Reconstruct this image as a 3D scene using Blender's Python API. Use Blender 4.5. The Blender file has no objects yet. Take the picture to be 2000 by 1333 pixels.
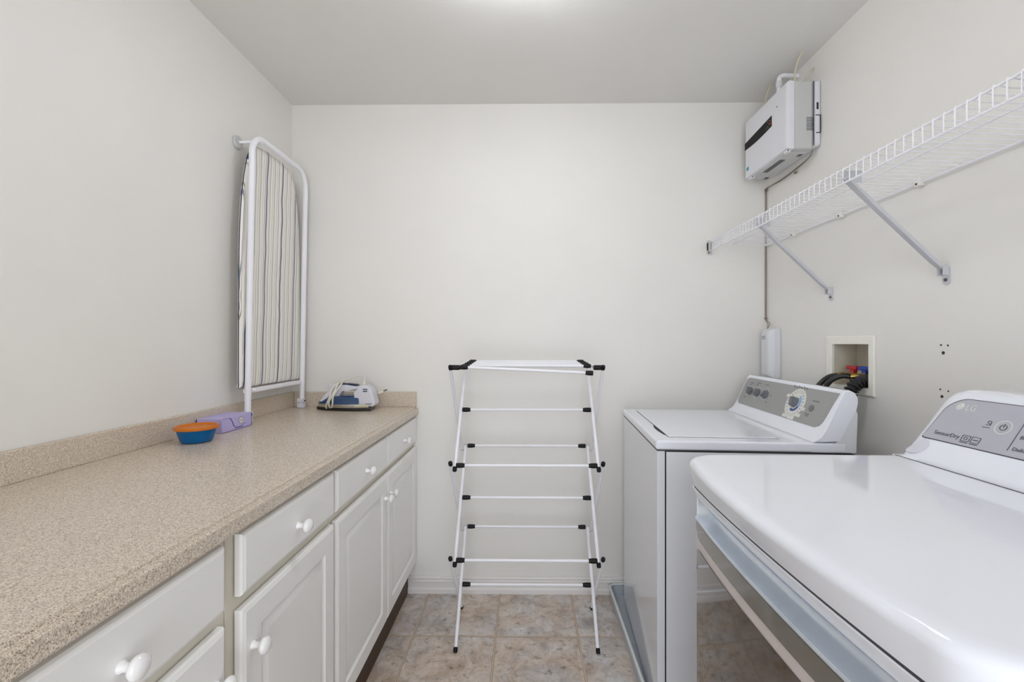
import bpy, bmesh, math, random
from mathutils import Vector, Matrix
random.seed(7)
R = math.radians
C = bpy.context.scene.collection
S = bpy.context.scene

# ------------------------------------------------------------------ camera
FPX, CX, CY, YAW, CAMH = 875.0, 1017.0, 671.0, 0.0115, 1.23
cam_d = bpy.data.cameras.new('camera'); cam = bpy.data.objects.new('camera', cam_d); C.objects.link(cam)
cam_d.sensor_width = 36.0; cam_d.sensor_fit = 'HORIZONTAL'
cam_d.lens = FPX / 2000 * 36
cam_d.shift_x = (1000 - CX) / 2000
cam_d.shift_y = (CY - 666.5) / 2000
cam_d.clip_start = 0.02
cam.location = (0, 0, CAMH); cam.rotation_euler = (R(90), 0, YAW)
S.camera = cam
# ------------------------------------------------------------------ world and exposure
S.view_settings.view_transform = 'Standard'; S.view_settings.look = 'None'
S.view_settings.gamma = 1; S.view_settings.use_curve_mapping = False
S.view_settings.exposure = 0.08
W = bpy.data.worlds.new('world'); S.world = W; W.use_nodes = True
W.node_tree.nodes['Background'].inputs[0].default_value = (0.90, 0.95, 1.0, 1)
W.node_tree.nodes['Background'].inputs[1].default_value = 2.0
try:
    S.cycles.max_bounces = 12; S.cycles.diffuse_bounces = 8; S.cycles.glossy_bounces = 5
except Exception: pass

# room frame (metres)
XL, XR, YB, ZC, YF = -1.160, 1.180, 2.210, 2.412, -1.30
LAMP = Vector((-0.01, 1.23, ZC))

def area(name, loc, rot, size, power, col, shape='RECTANGLE', size_y=None):
    l = bpy.data.lights.new(name, 'AREA'); l.shape = shape; l.size = size
    if size_y: l.size_y = size_y
    l.energy = power; l.color = col
    o = bpy.data.objects.new(name, l); o.location = loc; o.rotation_euler = rot; C.objects.link(o)
    return o
# added soft fill light, unseen, outside the rear doorway behind the camera
area('rear_fill_light', (0.0, YF - 0.35, 1.15), (R(90), 0, 0), 1.7, 30, (0.88, 0.93, 1.0), size_y=2.1)

# ------------------------------------------------------------------ materials
def new_mat(name):
    m = bpy.data.materials.new(name); m.use_nodes = True
    return m, m.node_tree.nodes, m.node_tree.links, m.node_tree.nodes['Principled BSDF']
def lin(c):
    return tuple(((x/255)/12.92 if x <= 10 else (((x/255)+0.055)/1.055)**2.4) for x in c) + (1,)
def mat(name, col, rough=0.5, metal=0.0, noise=0.03, nscale=20, coat=0.0, spec=0.5, bump=0.0, bscale=200, ior=None):
    m, N, L, p = new_mat(name)
    c = lin(col)
    tc = N.new('ShaderNodeTexCoord'); n = N.new('ShaderNodeTexNoise'); n.inputs['Scale'].default_value = nscale
    n.inputs['Detail'].default_value = 3
    L.new(tc.outputs['Object'], n.inputs['Vector'])
    r = N.new('ShaderNodeValToRGB')
    r.color_ramp.elements[0].position = 0.3; r.color_ramp.elements[1].position = 0.7
    r.color_ramp.elements[0].color = tuple(max(0, x*(1-noise)) for x in c[:3]) + (1,)
    r.color_ramp.elements[1].color = tuple(min(1, x*(1+noise)) for x in c[:3]) + (1,)
    L.new(n.outputs['Fac'], r.inputs['Fac']); L.new(r.outputs['Color'], p.inputs['Base Color'])
    p.inputs['Roughness'].default_value = rough; p.inputs['Metallic'].default_value = metal
    p.inputs['Coat Weight'].default_value = coat; p.inputs['Coat Roughness'].default_value = 0.06
    p.inputs['Specular IOR Level'].default_value = spec
    if ior: p.inputs['IOR'].default_value = ior
    if bump:
        b = N.new('ShaderNodeBump'); n2 = N.new('ShaderNodeTexNoise'); n2.inputs['Scale'].default_value = bscale
        L.new(tc.outputs['Object'], n2.inputs['Vector'])
        b.inputs['Strength'].default_value = bump; b.inputs['Distance'].default_value = 0.002
        L.new(n2.outputs['Fac'], b.inputs['Height']); L.new(b.outputs['Normal'], p.inputs['Normal'])
    return m

M = {}
M['wall'] = mat('warm_white_wall_paint', (232, 230, 226), 0.55, noise=0.012, nscale=3, bump=0.12, bscale=160, spec=0.3)
M['ceiling'] = mat('ceiling_paint', (227, 226, 223), 0.8, noise=0.01, nscale=3, bump=0.15, bscale=140, spec=0.2)
M['trim'] = mat('white_trim_paint', (226, 223, 221), 0.35, noise=0.01)
M['cabinet'] = mat('cream_cabinet_paint', (240, 239, 237), 0.33, noise=0.01, nscale=8)
M['frame_paint'] = mat('cabinet_frame_paint', (222, 216, 202), 0.4, noise=0.01, nscale=8)
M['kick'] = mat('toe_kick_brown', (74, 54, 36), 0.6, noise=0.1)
M['ceramic'] = mat('white_ceramic', (238, 236, 236), 0.12, noise=0.0, coat=0.5)
M['enamel'] = mat('white_enamel', (239, 242, 251), 0.09, noise=0.008, nscale=4, coat=0.3)
M['washer_side'] = mat('washer_enamel', (228, 230, 236), 0.10, noise=0.008, nscale=4, coat=0.4)
M['panel_grey'] = mat('control_panel_grey', (158, 158, 157), 0.35, noise=0.02)
M['panel_silver'] = mat('control_panel_silver', (184, 184, 195), 0.3, metal=0.1, noise=0.02)
M['dark_line'] = mat('dark_seam', (70, 69, 72), 0.6)
M['shadow_gap'] = mat('black_gap', (26, 25, 26), 0.7)
M['ink'] = mat('dark_grey_ink', (84, 84, 90), 0.5)
M['light_ink'] = mat('light_print', (222, 222, 216), 0.4)
M['blue_ink'] = mat('blue_print', (64, 92, 158), 0.4)
M['pale_blue'] = mat('pale_blue_print', (150, 185, 222), 0.4)
M['chrome'] = mat('chrome_ring', (225, 227, 230), 0.12, metal=0.9)
M['knob_grey'] = mat('grey_knob_plastic', (116, 118, 122), 0.3)
M['silver'] = mat('brushed_silver_handle', (220, 228, 238), 0.24, metal=0.6, noise=0.03)
M['glass_band'] = mat('taupe_glass_band', (112, 108, 101), 0.09, noise=0.01, coat=0.6)
M['stripe'] = mat('pale_door_stripe', (205, 196, 194), 0.3)
M['dark_glass'] = mat('smoked_door_glass', (72, 64, 56), 0.03, metal=0.45, noise=0.02, coat=1.0)
M['white_metal'] = mat('white_coated_steel', (240, 240, 246), 0.3, noise=0.01)
M['grey_metal'] = mat('grey_white_coated_strap', (196, 197, 202), 0.4, noise=0.01)
M['black_plastic'] = mat('black_plastic', (9, 9, 11), 0.5, spec=0.3)
M['unit_white'] = mat('white_appliance_plastic', (222, 223, 229), 0.3, noise=0.005)
M['unit_grey'] = mat('pale_grey_plastic', (196, 197, 196), 0.4, noise=0.005)
M['display'] = mat('black_display', (10, 9, 9), 0.45, spec=0.2)
M['led_o'] = mat('orange_indicator', (220, 96, 40), 0.4)
M['led_g'] = mat('green_indicator', (34, 96, 52), 0.4)
M['sticker'] = mat('teal_sticker', (60, 150, 170), 0.5)
M['cable'] = mat('cream_cable', (206, 200, 178), 0.5)
M['grey_cable'] = mat('grey_cable', (128, 124, 116), 0.5)
M['brown_cable'] = mat('brown_cable', (132, 116, 96), 0.5)
M['box_white'] = mat('outlet_box_plastic', (240, 238, 230), 0.4)
M['box_inner'] = mat('outlet_box_inner', (205, 199, 184), 0.5)
M['red'] = mat('red_valve', (178, 20, 34), 0.35)
M['blue'] = mat('blue_valve', (24, 54, 150), 0.35)
M['brass'] = mat('brass', (190, 160, 84), 0.25, metal=0.9)
M['rubber'] = mat('black_rubber_hose', (30, 29, 31), 0.38)
M['pan'] = mat('grey_drain_pan', (184, 190, 198), 0.35)
M['pan_rim'] = mat('pale_pan_rim', (212, 218, 217), 0.35)
M['iron_blue'] = mat('iron_blue_plastic', (40, 70, 112), 0.2, noise=0.05, coat=0.3)
M['iron_white'] = mat('iron_white_plastic', (218, 218, 228), 0.25)
M['iron_navy'] = mat('iron_navy_grip', (34, 44, 72), 0.4)
M['iron_chrome'] = mat('iron_chrome_skirt', (200, 196, 180), 0.15, metal=0.85)
M['sole'] = mat('black_soleplate', (30, 26, 26), 0.3)
M['cord'] = mat('cream_fabric_cord', (224, 222, 208), 0.6)
M['lilac'] = mat('lilac_cardboard', (188, 178, 226), 0.45, noise=0.02)
M['lilac_dark'] = mat('purple_print', (72, 60, 130), 0.5)
M['steel'] = mat('screw_steel', (110, 108, 104), 0.35, metal=0.8)
M['hole'] = mat('dark_hole', (60, 52, 46), 0.8)
M['lamp_metal'] = mat('lamp_base_white', (230, 230, 228), 0.4)

def plastic_clear(name, col, rough=0.15, trans=0.7):
    m, N, L, p = new_mat(name)
    n = N.new('ShaderNodeTexNoise'); n.inputs['Scale'].default_value = 30
    mx = N.new('ShaderNodeMixRGB'); c = lin(col)
    mx.inputs[1].default_value = c; mx.inputs[2].default_value = tuple(x*0.85 for x in c[:3]) + (1,)
    L.new(n.outputs['Fac'], mx.inputs[0]); L.new(mx.outputs[0], p.inputs['Base Color'])
    p.inputs['Roughness'].default_value = rough; p.inputs['Transmission Weight'].default_value = trans
    p.inputs['IOR'].default_value = 1.3
    return m
M['tub_blue'] = plastic_clear('translucent_blue_plastic', (16, 120, 190), 0.2, 0.35)
M['tub_orange'] = plastic_clear('translucent_orange_plastic', (240, 140, 44), 0.3, 0.3)
M['dark_green'] = mat('dark_green_plastic', (16, 60, 62), 0.4)
M['teal'] = mat('teal_plastic', (30, 150, 130), 0.4)

def countertop_mat():
    m, N, L, p = new_mat('speckled_beige_laminate')
    tc = N.new('ShaderNodeTexCoord')
    def noise(sc, det=2, rough=0.5):
        n = N.new('ShaderNodeTexNoise'); n.inputs['Scale'].default_value = sc; n.inputs['Detail'].default_value = det
        n.inputs['Roughness'].default_value = rough
        L.new(tc.outputs['Object'], n.inputs['Vector']); return n
    a = noise(560, 3, 0.6)
    r = N.new('ShaderNodeValToRGB'); e = r.color_ramp.elements
    e[0].position = 0.33; e[0].color = lin((116, 100, 86))
    e[1].position = 0.66; e[1].color = lin((236, 228, 216))
    for pos, c in ((0.40, (172, 156, 138)), (0.46, (206, 193, 177)), (0.58, (222, 211, 197))):
        k = e.new(pos); k.color = lin(c)
    L.new(a.outputs['Fac'], r.inputs['Fac'])
    b = noise(170, 2, 0.6)
    r2 = N.new('ShaderNodeValToRGB'); r2.color_ramp.elements[0].position = 0.35; r2.color_ramp.elements[1].position = 0.65
    r2.color_ramp.elements[0].color = (0.86, 0.84, 0.82, 1); r2.color_ramp.elements[1].color = (1.06, 1.05, 1.03, 1)
    L.new(b.outputs['Fac'], r2.inputs['Fac'])
    mx = N.new('ShaderNodeMixRGB'); mx.blend_type = 'MULTIPLY'; mx.inputs[0].default_value = 1
    L.new(r.outputs['Color'], mx.inputs[1]); L.new(r2.outputs['Color'], mx.inputs[2])
    L.new(mx.outputs[0], p.inputs['Base Color'])
    p.inputs['Roughness'].default_value = 0.27
    p.inputs['Specular IOR Level'].default_value = 0.75
    return m
M['counter'] = countertop_mat()

def tile_mat():
    m, N, L, p = new_mat('mottled_stone_tile')
    tc = N.new('ShaderNodeTexCoord'); sx = N.new('ShaderNodeSeparateXYZ'); L.new(tc.outputs['Object'], sx.inputs[0])
    def math_(op, a, b=None, c=None):
        n = N.new('ShaderNodeMath'); n.operation = op
        for i, v in enumerate((a, b, c)):
            if v is None: continue
            if isinstance(v, (int, float)): n.inputs[i].default_value = v
            else: L.new(v, n.inputs[i])
        return n.outputs[0]
    T = 0.347
    u = math_('DIVIDE', math_('SUBTRACT', sx.outputs[0], -0.127), T)
    v = math_('DIVIDE', math_('SUBTRACT', sx.outputs[1], 1.877), T)
    def edge(w):
        f = math_('FRACT', w); return math_('MINIMUM', f, math_('SUBTRACT', 1.0, f))
    d = math_('MINIMUM', edge(u), edge(v))
    # tile index shifts the pattern so that no two tiles match
    idx = math_('ADD', math_('MULTIPLY', math_('FLOOR', u), 7.31), math_('MULTIPLY', math_('FLOOR', v), 3.77))
    comb = N.new('ShaderNodeCombineXYZ'); L.new(idx, comb.inputs[2])
    add = N.new('ShaderNodeVectorMath'); add.operation = 'ADD'
    L.new(tc.outputs['Object'], add.inputs[0]); L.new(comb.outputs[0], add.inputs[1])
    def noise(sc, det, rough=0.6, dist=0.0):
        n = N.new('ShaderNodeTexNoise'); n.inputs['Scale'].default_value = sc; n.inputs['Detail'].default_value = det
        n.inputs['Roughness'].default_value = rough; n.inputs['Distortion'].default_value = dist
        L.new(add.outputs[0], n.inputs['Vector']); return n
    n1 = noise(11, 10, 0.74, 0.5)
    r1 = N.new('ShaderNodeValToRGB'); e = r1.color_ramp.elements
    e[0].position = 0.32; e[0].color = lin((134, 114, 97))
    e[1].position = 0.70; e[1].color = lin((252, 249, 246))
    for pos, c in ((0.43, (176, 160, 144)), (0.51, (210, 198, 186)), (0.60, (228, 222, 216))):
        k = e.new(pos); k.color = lin(c)
    L.new(n1.outputs['Fac'], r1.inputs['Fac'])
    n2 = noise(5, 5, 0.6, 0.6)
    r2 = N.new('ShaderNodeValToRGB'); r2.color_ramp.elements[0].position = 0.4; r2.color_ramp.elements[1].position = 0.65
    r2.color_ramp.elements[0].color = lin((196, 174, 154)); r2.color_ramp.elements[1].color = lin((176, 184, 196))
    L.new(n2.outputs['Fac'], r2.inputs['Fac'])
    mx = N.new('ShaderNodeMixRGB'); mx.blend_type = 'MIX'; mx.inputs[0].default_value = 0.46
    L.new(r1.outputs['Color'], mx.inputs[1]); L.new(r2.outputs['Color'], mx.inputs[2])
    n3 = noise(38, 6, 0.75)
    r3 = N.new('ShaderNodeValToRGB'); r3.color_ramp.elements[0].position = 0.33; r3.color_ramp.elements[1].position = 0.46
    r3.color_ramp.elements[0].color = (0.34, 0.29, 0.26, 1); r3.color_ramp.elements[1].color = (1, 1, 1, 1)
    L.new(n3.outputs['Fac'], r3.inputs['Fac'])
    m3 = N.new('ShaderNodeMixRGB'); m3.blend_type = 'MULTIPLY'; m3.inputs[0].default_value = 0.8
    L.new(mx.outputs[0], m3.inputs[1]); L.new(r3.outputs['Color'], m3.inputs[2])
    g = math_('LESS_THAN', d, 0.0115)
    gc = math_('LESS_THAN', d, 0.0078)
    gcol = N.new('ShaderNodeMixRGB'); L.new(gc, gcol.inputs[0]); gcol.inputs[1].default_value = lin((120, 102, 84)); gcol.inputs[2].default_value = lin((206, 186, 162))
    mg = N.new('ShaderNodeMixRGB'); L.new(g, mg.inputs[0]); L.new(m3.outputs[0], mg.inputs[1])
    L.new(gcol.outputs[0], mg.inputs[2])
    L.new(mg.outputs[0], p.inputs['Base Color'])
    rr = math_('ADD', math_('MULTIPLY', g, 0.4), 0.34); L.new(rr, p.inputs['Roughness'])
    b = N.new('ShaderNodeBump'); b.inputs['Distance'].default_value = 0.002; b.inputs['Strength'].default_value = 0.6
    h = math_('ADD', math_('MINIMUM', math_('MULTIPLY', d, 60), 1.0), math_('MULTIPLY', n1.outputs['Fac'], 0.5))
    L.new(h, b.inputs['Height']); L.new(b.outputs['Normal'], p.inputs['Normal'])
    return m
M['tile'] = tile_mat()

def stripe_mat():
    m, N, L, p = new_mat('striped_cotton_cover')
    tc = N.new('ShaderNodeTexCoord'); sx = N.new('ShaderNodeSeparateXYZ'); L.new(tc.outputs['Object'], sx.inputs[0])
    def math_(op, a, b=None):
        n = N.new('ShaderNodeMath'); n.operation = op
        for i, v in enumerate((a, b)):
            if v is None: continue
            if isinstance(v, (int, float)): n.inputs[i].default_value = v
            else: L.new(v, n.inputs[i])
        return n.outputs[0]
    wob = N.new('ShaderNodeTexNoise'); wob.inputs['Scale'].default_value = 6; L.new(tc.outputs['Object'], wob.inputs['Vector'])
    y = math_('ADD', sx.outputs[1], math_('MULTIPLY', math_('SUBTRACT', wob.outputs['Fac'], 0.5), 0.02))
    y = math_('ADD', y, math_('MULTIPLY', sx.outputs[2], -0.05))
    def band(per, off, hw):
        f = math_('FRACT', math_('DIVIDE', math_('SUBTRACT', y, off), per))
        d = math_('ABSOLUTE', math_('SUBTRACT', f, 0.5)); return math_('LESS_THAN', d, hw / per)
    big = band(0.117, 0.0755, 0.0032)
    t1 = band(0.0167, 0.0, 0.0010); t2 = band(0.0334, 0.004, 0.0014)
    base = (0.80, 0.77, 0.70, 1)
    def mixc(fac, a, col, k=1.0):
        mx = N.new('ShaderNodeMixRGB')
        L.new(math_('MULTIPLY', fac, k), mx.inputs[0]) 
        if isinstance(a, tuple): mx.inputs[1].default_value = a
        else: L.new(a, mx.inputs[1])
        mx.inputs[2].default_value = col; return mx.outputs[0]
    c = mixc(t1, lin((240, 237, 230)), lin((166, 154, 146)), 0.9)
    c = mixc(t2, c, lin((138, 140, 158)), 0.9)
    c = mixc(big, c, lin((58, 74, 118)))
    L.new(c, p.inputs['Base Color']); p.inputs['Roughness'].default_value = 0.85
    b = N.new('ShaderNodeBump'); b.inputs['Strength'].default_value = 0.35; b.inputs['Distance'].default_value = 0.01
    n = N.new('ShaderNodeTexNoise'); n.inputs['Scale'].default_value = 14; L.new(tc.outputs['Object'], n.inputs['Vector'])
    L.new(n.outputs['Fac'], b.inputs['Height']); L.new(b.outputs['Normal'], p.inputs['Normal'])
    return m
M['cover'] = stripe_mat()

def emit_mat(name, col, st):
    m, N, L, p = new_mat(name)
    n = N.new('ShaderNodeTexNoise'); n.inputs['Scale'].default_value = 3
    p.inputs['Base Color'].default_value = (0.9, 0.9, 0.9, 1)
    p.inputs['Emission Color'].default_value = col
    p.inputs['Emission Strength'].default_value = st
    return m
M['lamp_glass'] = emit_mat('frosted_lamp_glass', (0.925, 0.955, 1.0, 1), 21)

# ------------------------------------------------------------------ helpers
ORG = {}
def empty(name, loc, label, cat, group=None, rz=0):
    o = bpy.data.objects.new(name, None); C.objects.link(o); o.location = loc; o.rotation_euler = (0, 0, rz)
    o.empty_display_size = 0.05
    ORG[o.name] = (Vector(loc), rz); o['label'] = label; o['category'] = cat
    if group: o['group'] = group
    return o
def tag(o, label, cat, group=None):
    o['label'] = label; o['category'] = cat
    if group: o['group'] = group
    return o
def obj(name, bm, m, parent=None, smooth=True, local=False, label=None, angle=35):
    bmesh.ops.recalc_face_normals(bm, faces=bm.faces)
    me = bpy.data.meshes.new(name)
    o = bpy.data.objects.new(name, me); C.objects.link(o)
    if parent is not None:
        org = ORG[parent.name]
        if not local: bmesh.ops.translate(bm, verts=bm.verts, vec=-org[0])
        o.parent = parent; ORG[o.name] = org
    else:
        # a top-level mesh gets its origin at its base centre
        xs = [v.co for v in bm.verts]
        lo = Vector((min(c.x for c in xs), min(c.y for c in xs), min(c.z for c in xs)))
        hi = Vector((max(c.x for c in xs), max(c.y for c in xs), max(c.z for c in xs)))
        if local == 'keep': org = Vector((0, 0, 0))
        else: org = Vector(((lo.x + hi.x) / 2, (lo.y + hi.y) / 2, lo.z))
        bmesh.ops.translate(bm, verts=bm.verts, vec=-org); o.location = org; ORG[o.name] = (org, 0)
    bm.to_mesh(me); bm.free()
    for mm in (m if isinstance(m, (list, tuple)) else [m]): me.materials.append(mm)
    if smooth:
        for p in me.polygons: p.use_smooth = True
        try: me.set_sharp_from_angle(angle=R(angle))
        except Exception: pass
        wn = o.modifiers.new('weighted_normals', 'WEIGHTED_NORMAL'); wn.keep_sharp = True; wn.weight = 60
    if label: o['label'] = label
    return o
def struct(name, bm, m, smooth=False):
    o = obj(name, bm, m, None, smooth, local='keep'); o['kind'] = 'structure'; return o
def NB(): return bmesh.new()
def box(bm, x0, x1, y0, y1, z0, z1, bev=0.0, seg=2, mi=0):
    b = bmesh.new(); bmesh.ops.create_cube(b, size=1)
    for v in b.verts:
        v.co = Vector(((x0 + x1) / 2 + v.co.x * (x1 - x0), (y0 + y1) / 2 + v.co.y * (y1 - y0), (z0 + z1) / 2 + v.co.z * (z1 - z0)))
    if bev > 0:
        bmesh.ops.bevel(b, geom=list(b.edges), offset=bev, segments=seg, profile=0.5, affect='EDGES')
    for f in b.faces: f.material_index = mi
    merge(bm, b)
def merge(bm, b):
    vm = {}
    for v in b.verts: vm[v] = bm.verts.new(v.co)
    for f in b.faces:
        try:
            nf = bm.faces.new([vm[v] for v in f.verts]); nf.material_index = f.material_index; nf.smooth = f.smooth
        except ValueError: pass
    b.free()
def catmull(pts, n=6, closed=False):
    P = [Vector(p) for p in pts]; out = []
    m = len(P)
    for i in range(m if closed else m - 1):
        if closed: a, b, c, d = P[i-1], P[i], P[(i+1) % m], P[(i+2) % m]
        else: a, b, c, d = P[max(i-1, 0)], P[i], P[i+1], P[min(i+2, m-1)]
        for k in range(n):
            t = k / n
            out.append(0.5 * ((2*b) + (-a+c)*t + (2*a-5*b+4*c-d)*t*t + (-a+3*b-3*c+d)*t**3))
    if not closed: out.append(P[-1])
    return out
def tube(bm, pts, r, seg=10, cap=True, closed=False, radii=None, mi=0):
    P = [Vector(p) for p in pts]; n = len(P); rings = []
    up = Vector((0, 0, 1)); prev = None
    for i in range(n):
        if closed: t = (P[(i+1) % n] - P[i-1])
        else: t = (P[min(i+1, n-1)] - P[max(i-1, 0)])
        t.normalize()
        if prev is None:
            a = up if abs(t.z) < 0.9 else Vector((1, 0, 0)); nrm = (a - t * a.dot(t)).normalized()
        else:
            nrm = (prev - t * prev.dot(t))
            if nrm.length < 1e-6: nrm = t.orthogonal()
            nrm.normalize()
        prev = nrm; bi = t.cross(nrm)
        rr = radii[i] if radii else r
        rings.append([bm.verts.new(P[i] + nrm * (rr * math.cos(2*math.pi*k/seg)) + bi * (rr * math.sin(2*math.pi*k/seg))) for k in range(seg)])
    for i in range(n if closed else n - 1):
        A, B = rings[i], rings[(i+1) % n]
        for k in range(seg):
            f = bm.faces.new((A[k], A[(k+1) % seg], B[(k+1) % seg], B[k])); f.material_index = mi
    if cap and not closed:
        f = bm.faces.new(rings[0]); f.material_index = mi; f = bm.faces.new(list(reversed(rings[-1]))); f.material_index = mi
def lathe(bm, prof, origin, axis, seg=24, mi=0):
    """prof: list of (radius, distance along axis)"""
    ax = Vector(axis).normalized(); u = ax.orthogonal().normalized(); v = ax.cross(u); o = Vector(origin)
    rings = []
    for r, d in prof:
        if r < 1e-6: rings.append([bm.verts.new(o + ax * d)])
        else: rings.append([bm.verts.new(o + ax*d + u*(r*math.cos(2*math.pi*k/seg)) + v*(r*math.sin(2*math.pi*k/seg))) for k in range(seg)])
    for A, B in zip(rings, rings[1:]):
        for k in range(seg):
            a = A[k % len(A)]; a2 = A[(k+1) % len(A)]; b = B[k % len(B)]; b2 = B[(k+1) % len(B)]
            vs = []
            for q in (a, a2, b2, b):
                if q not in vs: vs.append(q)
            if len(vs) >= 3:
                f = bm.faces.new(vs); f.material_index = mi
    if len(rings[0]) > 1: bm.faces.new(rings[0])
    if len(rings[-1]) > 1: bm.faces.new(rings[-1])
def loft(bm, loops, close=True, cap0=True, cap1=True, mi=0):
    rs = [[bm.verts.new(Vector(p)) for p in l] for l in loops]; n = len(rs[0])
    for A, B in zip(rs, rs[1:]):
        for k in range(n if close else n - 1):
            try: f = bm.faces.new((A[k], A[(k+1) % n], B[(k+1) % n], B[k])); f.material_index = mi
            except ValueError: pass
    if cap0: f = bm.faces.new(rs[0]); f.material_index = mi
    if cap1: f = bm.faces.new(list(reversed(rs[-1]))); f.material_index = mi
    return rs
def prism(bm, pts, fn0, fn1, mi=0):
    loft(bm, [[fn0(p) for p in pts], [fn1(p) for p in pts]], mi=mi)
def rrect(w, h, r, seg=6, cx=0, cy=0):
    out = []
    for (sx, sy, a0) in ((1, 1, 0), (-1, 1, 90), (-1, -1, 180), (1, -1, 270)):
        for k in range(seg + 1):
            a = R(a0 + 90 * k / seg)
            out.append((cx + sx*(w/2 - r) + r*math.cos(a), cy + sy*(h/2 - r) + r*math.sin(a)))
    return out
def text_bm(txt, size, mapf, depth=0.0006, shear=0.0):
    """lettering as a thin mesh; mapf(x, y, d) -> point"""
    cu = bpy.data.curves.new('lettering', 'FONT'); cu.body = txt; cu.size = size; cu.extrude = 0; cu.shear = shear
    cu.resolution_u = 3
    o = bpy.data.objects.new('lettering', cu); C.objects.link(o)
    dg = bpy.context.evaluated_depsgraph_get(); dg.update()
    me = bpy.data.meshes.new_from_object(o.evaluated_get(dg))
    b = bmesh.new(); b.from_mesh(me)
    bpy.data.objects.remove(o); bpy.data.curves.remove(cu); bpy.data.meshes.remove(me)
    if b.faces:
        r = bmesh.ops.extrude_face_region(b, geom=list(b.faces))
        vs = [g for g in r['geom'] if isinstance(g, bmesh.types.BMVert)]
        for v in vs: v.co.z = 1.0
    for v in b.verts: v.co = Vector(mapf(v.co.x, v.co.y, v.co.z * depth))
    return b

# ------------------------------------------------------------------ room
T = 0.12
bm = NB(); box(bm, XL - 0.3, XR + 0.3, YF - 1.2, YB + 0.1, -0.1, 0.0); struct('floor', bm, M['tile'])
bm = NB(); box(bm, XL - 0.3, XR + 0.3, YF - 1.2, YB + 0.1, ZC, ZC + 0.1); struct('ceiling', bm, M['ceiling'])
bm = NB(); box(bm, XL - T, XL, YF - T, YB + T, 0, ZC); struct('wall_left', bm, M['wall'])
bm = NB(); box(bm, XL, XR, YB, YB + T, 0, ZC); struct('wall_back', bm, M['wall'])
HY0, HY1, HZ0, HZ1 = 1.545, 1.730, 1.073, 1.229      # outlet box opening
bm = NB()
box(bm, XR, XR + T, YF - T, HY0, 0, ZC); box(bm, XR, XR + T, HY1, YB + T, 0, ZC)
box(bm, XR, XR + T, HY0, HY1, 0, HZ0); box(bm, XR, XR + T, HY0, HY1, HZ1, ZC)
struct('wall_right', bm, M['wall'])
# rear wall with the doorway the camera looks in through
bm = NB()
box(bm, XL, -0.62, YF - T, YF, 0, ZC); box(bm, 0.62, XR, YF - T, YF, 0, ZC); box(bm, -0.62, 0.62, YF - T, YF, 2.08, ZC)
struct('wall_front', bm, M['wall'])

def base_prof():
    return [(0, 0), (0.0165, 0), (0.0165, 0.020), (0.012, 0.026), (0.010, 0.028), (0.010, 0.052), (0.0145, 0.056), (0.0145, 0.060),
            (0.010, 0.064), (0.010, 0.069), (0.0135, 0.073), (0.0115, 0.080), (0.006, 0.083), (0, 0.083)]
bm = NB(); prism(bm, base_prof(), lambda p: (-0.60, YB - p[0], p[1]), lambda p: (XR, YB - p[0], p[1])); struct('baseboard_back', bm, M['trim'])
bm = NB(); prism(bm, base_prof(), lambda p: (XR - p[0], YF, p[1]), lambda p: (XR - p[0], YB - 0.017, p[1])); struct('baseboard_right', bm, M['trim'])

# ------------------------------------------------------------------ ceiling lamp (just above the frame)
lamp = empty('ceiling_lamp', LAMP, 'round white ceiling lamp with a frosted glass dome', 'lamp')
bm = NB(); lathe(bm, [(0.0, 0), (0.060, 0), (0.062, 0.008), (0.050, 0.020), (0.012, 0.024), (0.010, 0.062), (0.0, 0.062)], LAMP, (0, 0, -1), 40); obj('lamp_base', bm, M['lamp_metal'], lamp)
bm = NB(); lathe(bm, [(0.012, 0.062), (0.118, 0.062), (0.132, 0.068), (0.134, 0.080), (0.122, 0.100), (0.092, 0.118), (0.05, 0.128), (0, 0.132)], LAMP, (0, 0, -1), 40); obj('glass_dome', bm, M['lamp_glass'], lamp)
bm = NB(); lathe(bm, [(0.010, 0.128), (0.012, 0.138), (0.006, 0.146), (0, 0.148)], LAMP, (0, 0, -1), 16); obj('finial', bm, M['lamp_metal'], lamp)

# ------------------------------------------------------------------ countertop
CZ = 0.918; XE = -0.531; CY0 = -0.55
top = empty('countertop', (-0.85, 0.8, CZ - 0.040), 'long speckled beige laminate countertop with a low backsplash along the left wall', 'countertop')
prof = [(XL + 0.001, CZ - 0.040), (XL + 0.001, CZ), (XE - 0.0165, CZ), (XE - 0.0145, CZ - 0.0010), (XE - 0.0135, CZ - 0.0030), (XE - 0.0130, CZ - 0.0068), (XE - 0.0118, CZ - 0.0080),
        (XE - 0.0035, CZ - 0.0084), (XE - 0.0010, CZ - 0.0095), (XE, CZ - 0.0120), (XE, CZ - 0.0345), (XE - 0.002, CZ - 0.0385), (XE - 0.006, CZ - 0.040)]
bm = NB(); prism(bm, prof, lambda p: (p[0], CY0, p[1]), lambda p: (p[0], YB - 0.001, p[1])); obj('worktop', bm, M['counter'], top, angle=25)
bm = NB(); box(bm, XL + 0.001, XL + 0.021, CY0, YB - 0.001, CZ, CZ + 0.073, 0.0015, 1); obj('side_backsplash', bm, M['counter'], top, angle=25)
bm = NB(); box(bm, XL + 0.0215, XE - 0.008, YB - 0.021, YB - 0.001, CZ, CZ + 0.073, 0.0015, 1); obj('rear_backsplash', bm, M['counter'], top, angle=25)

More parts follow.
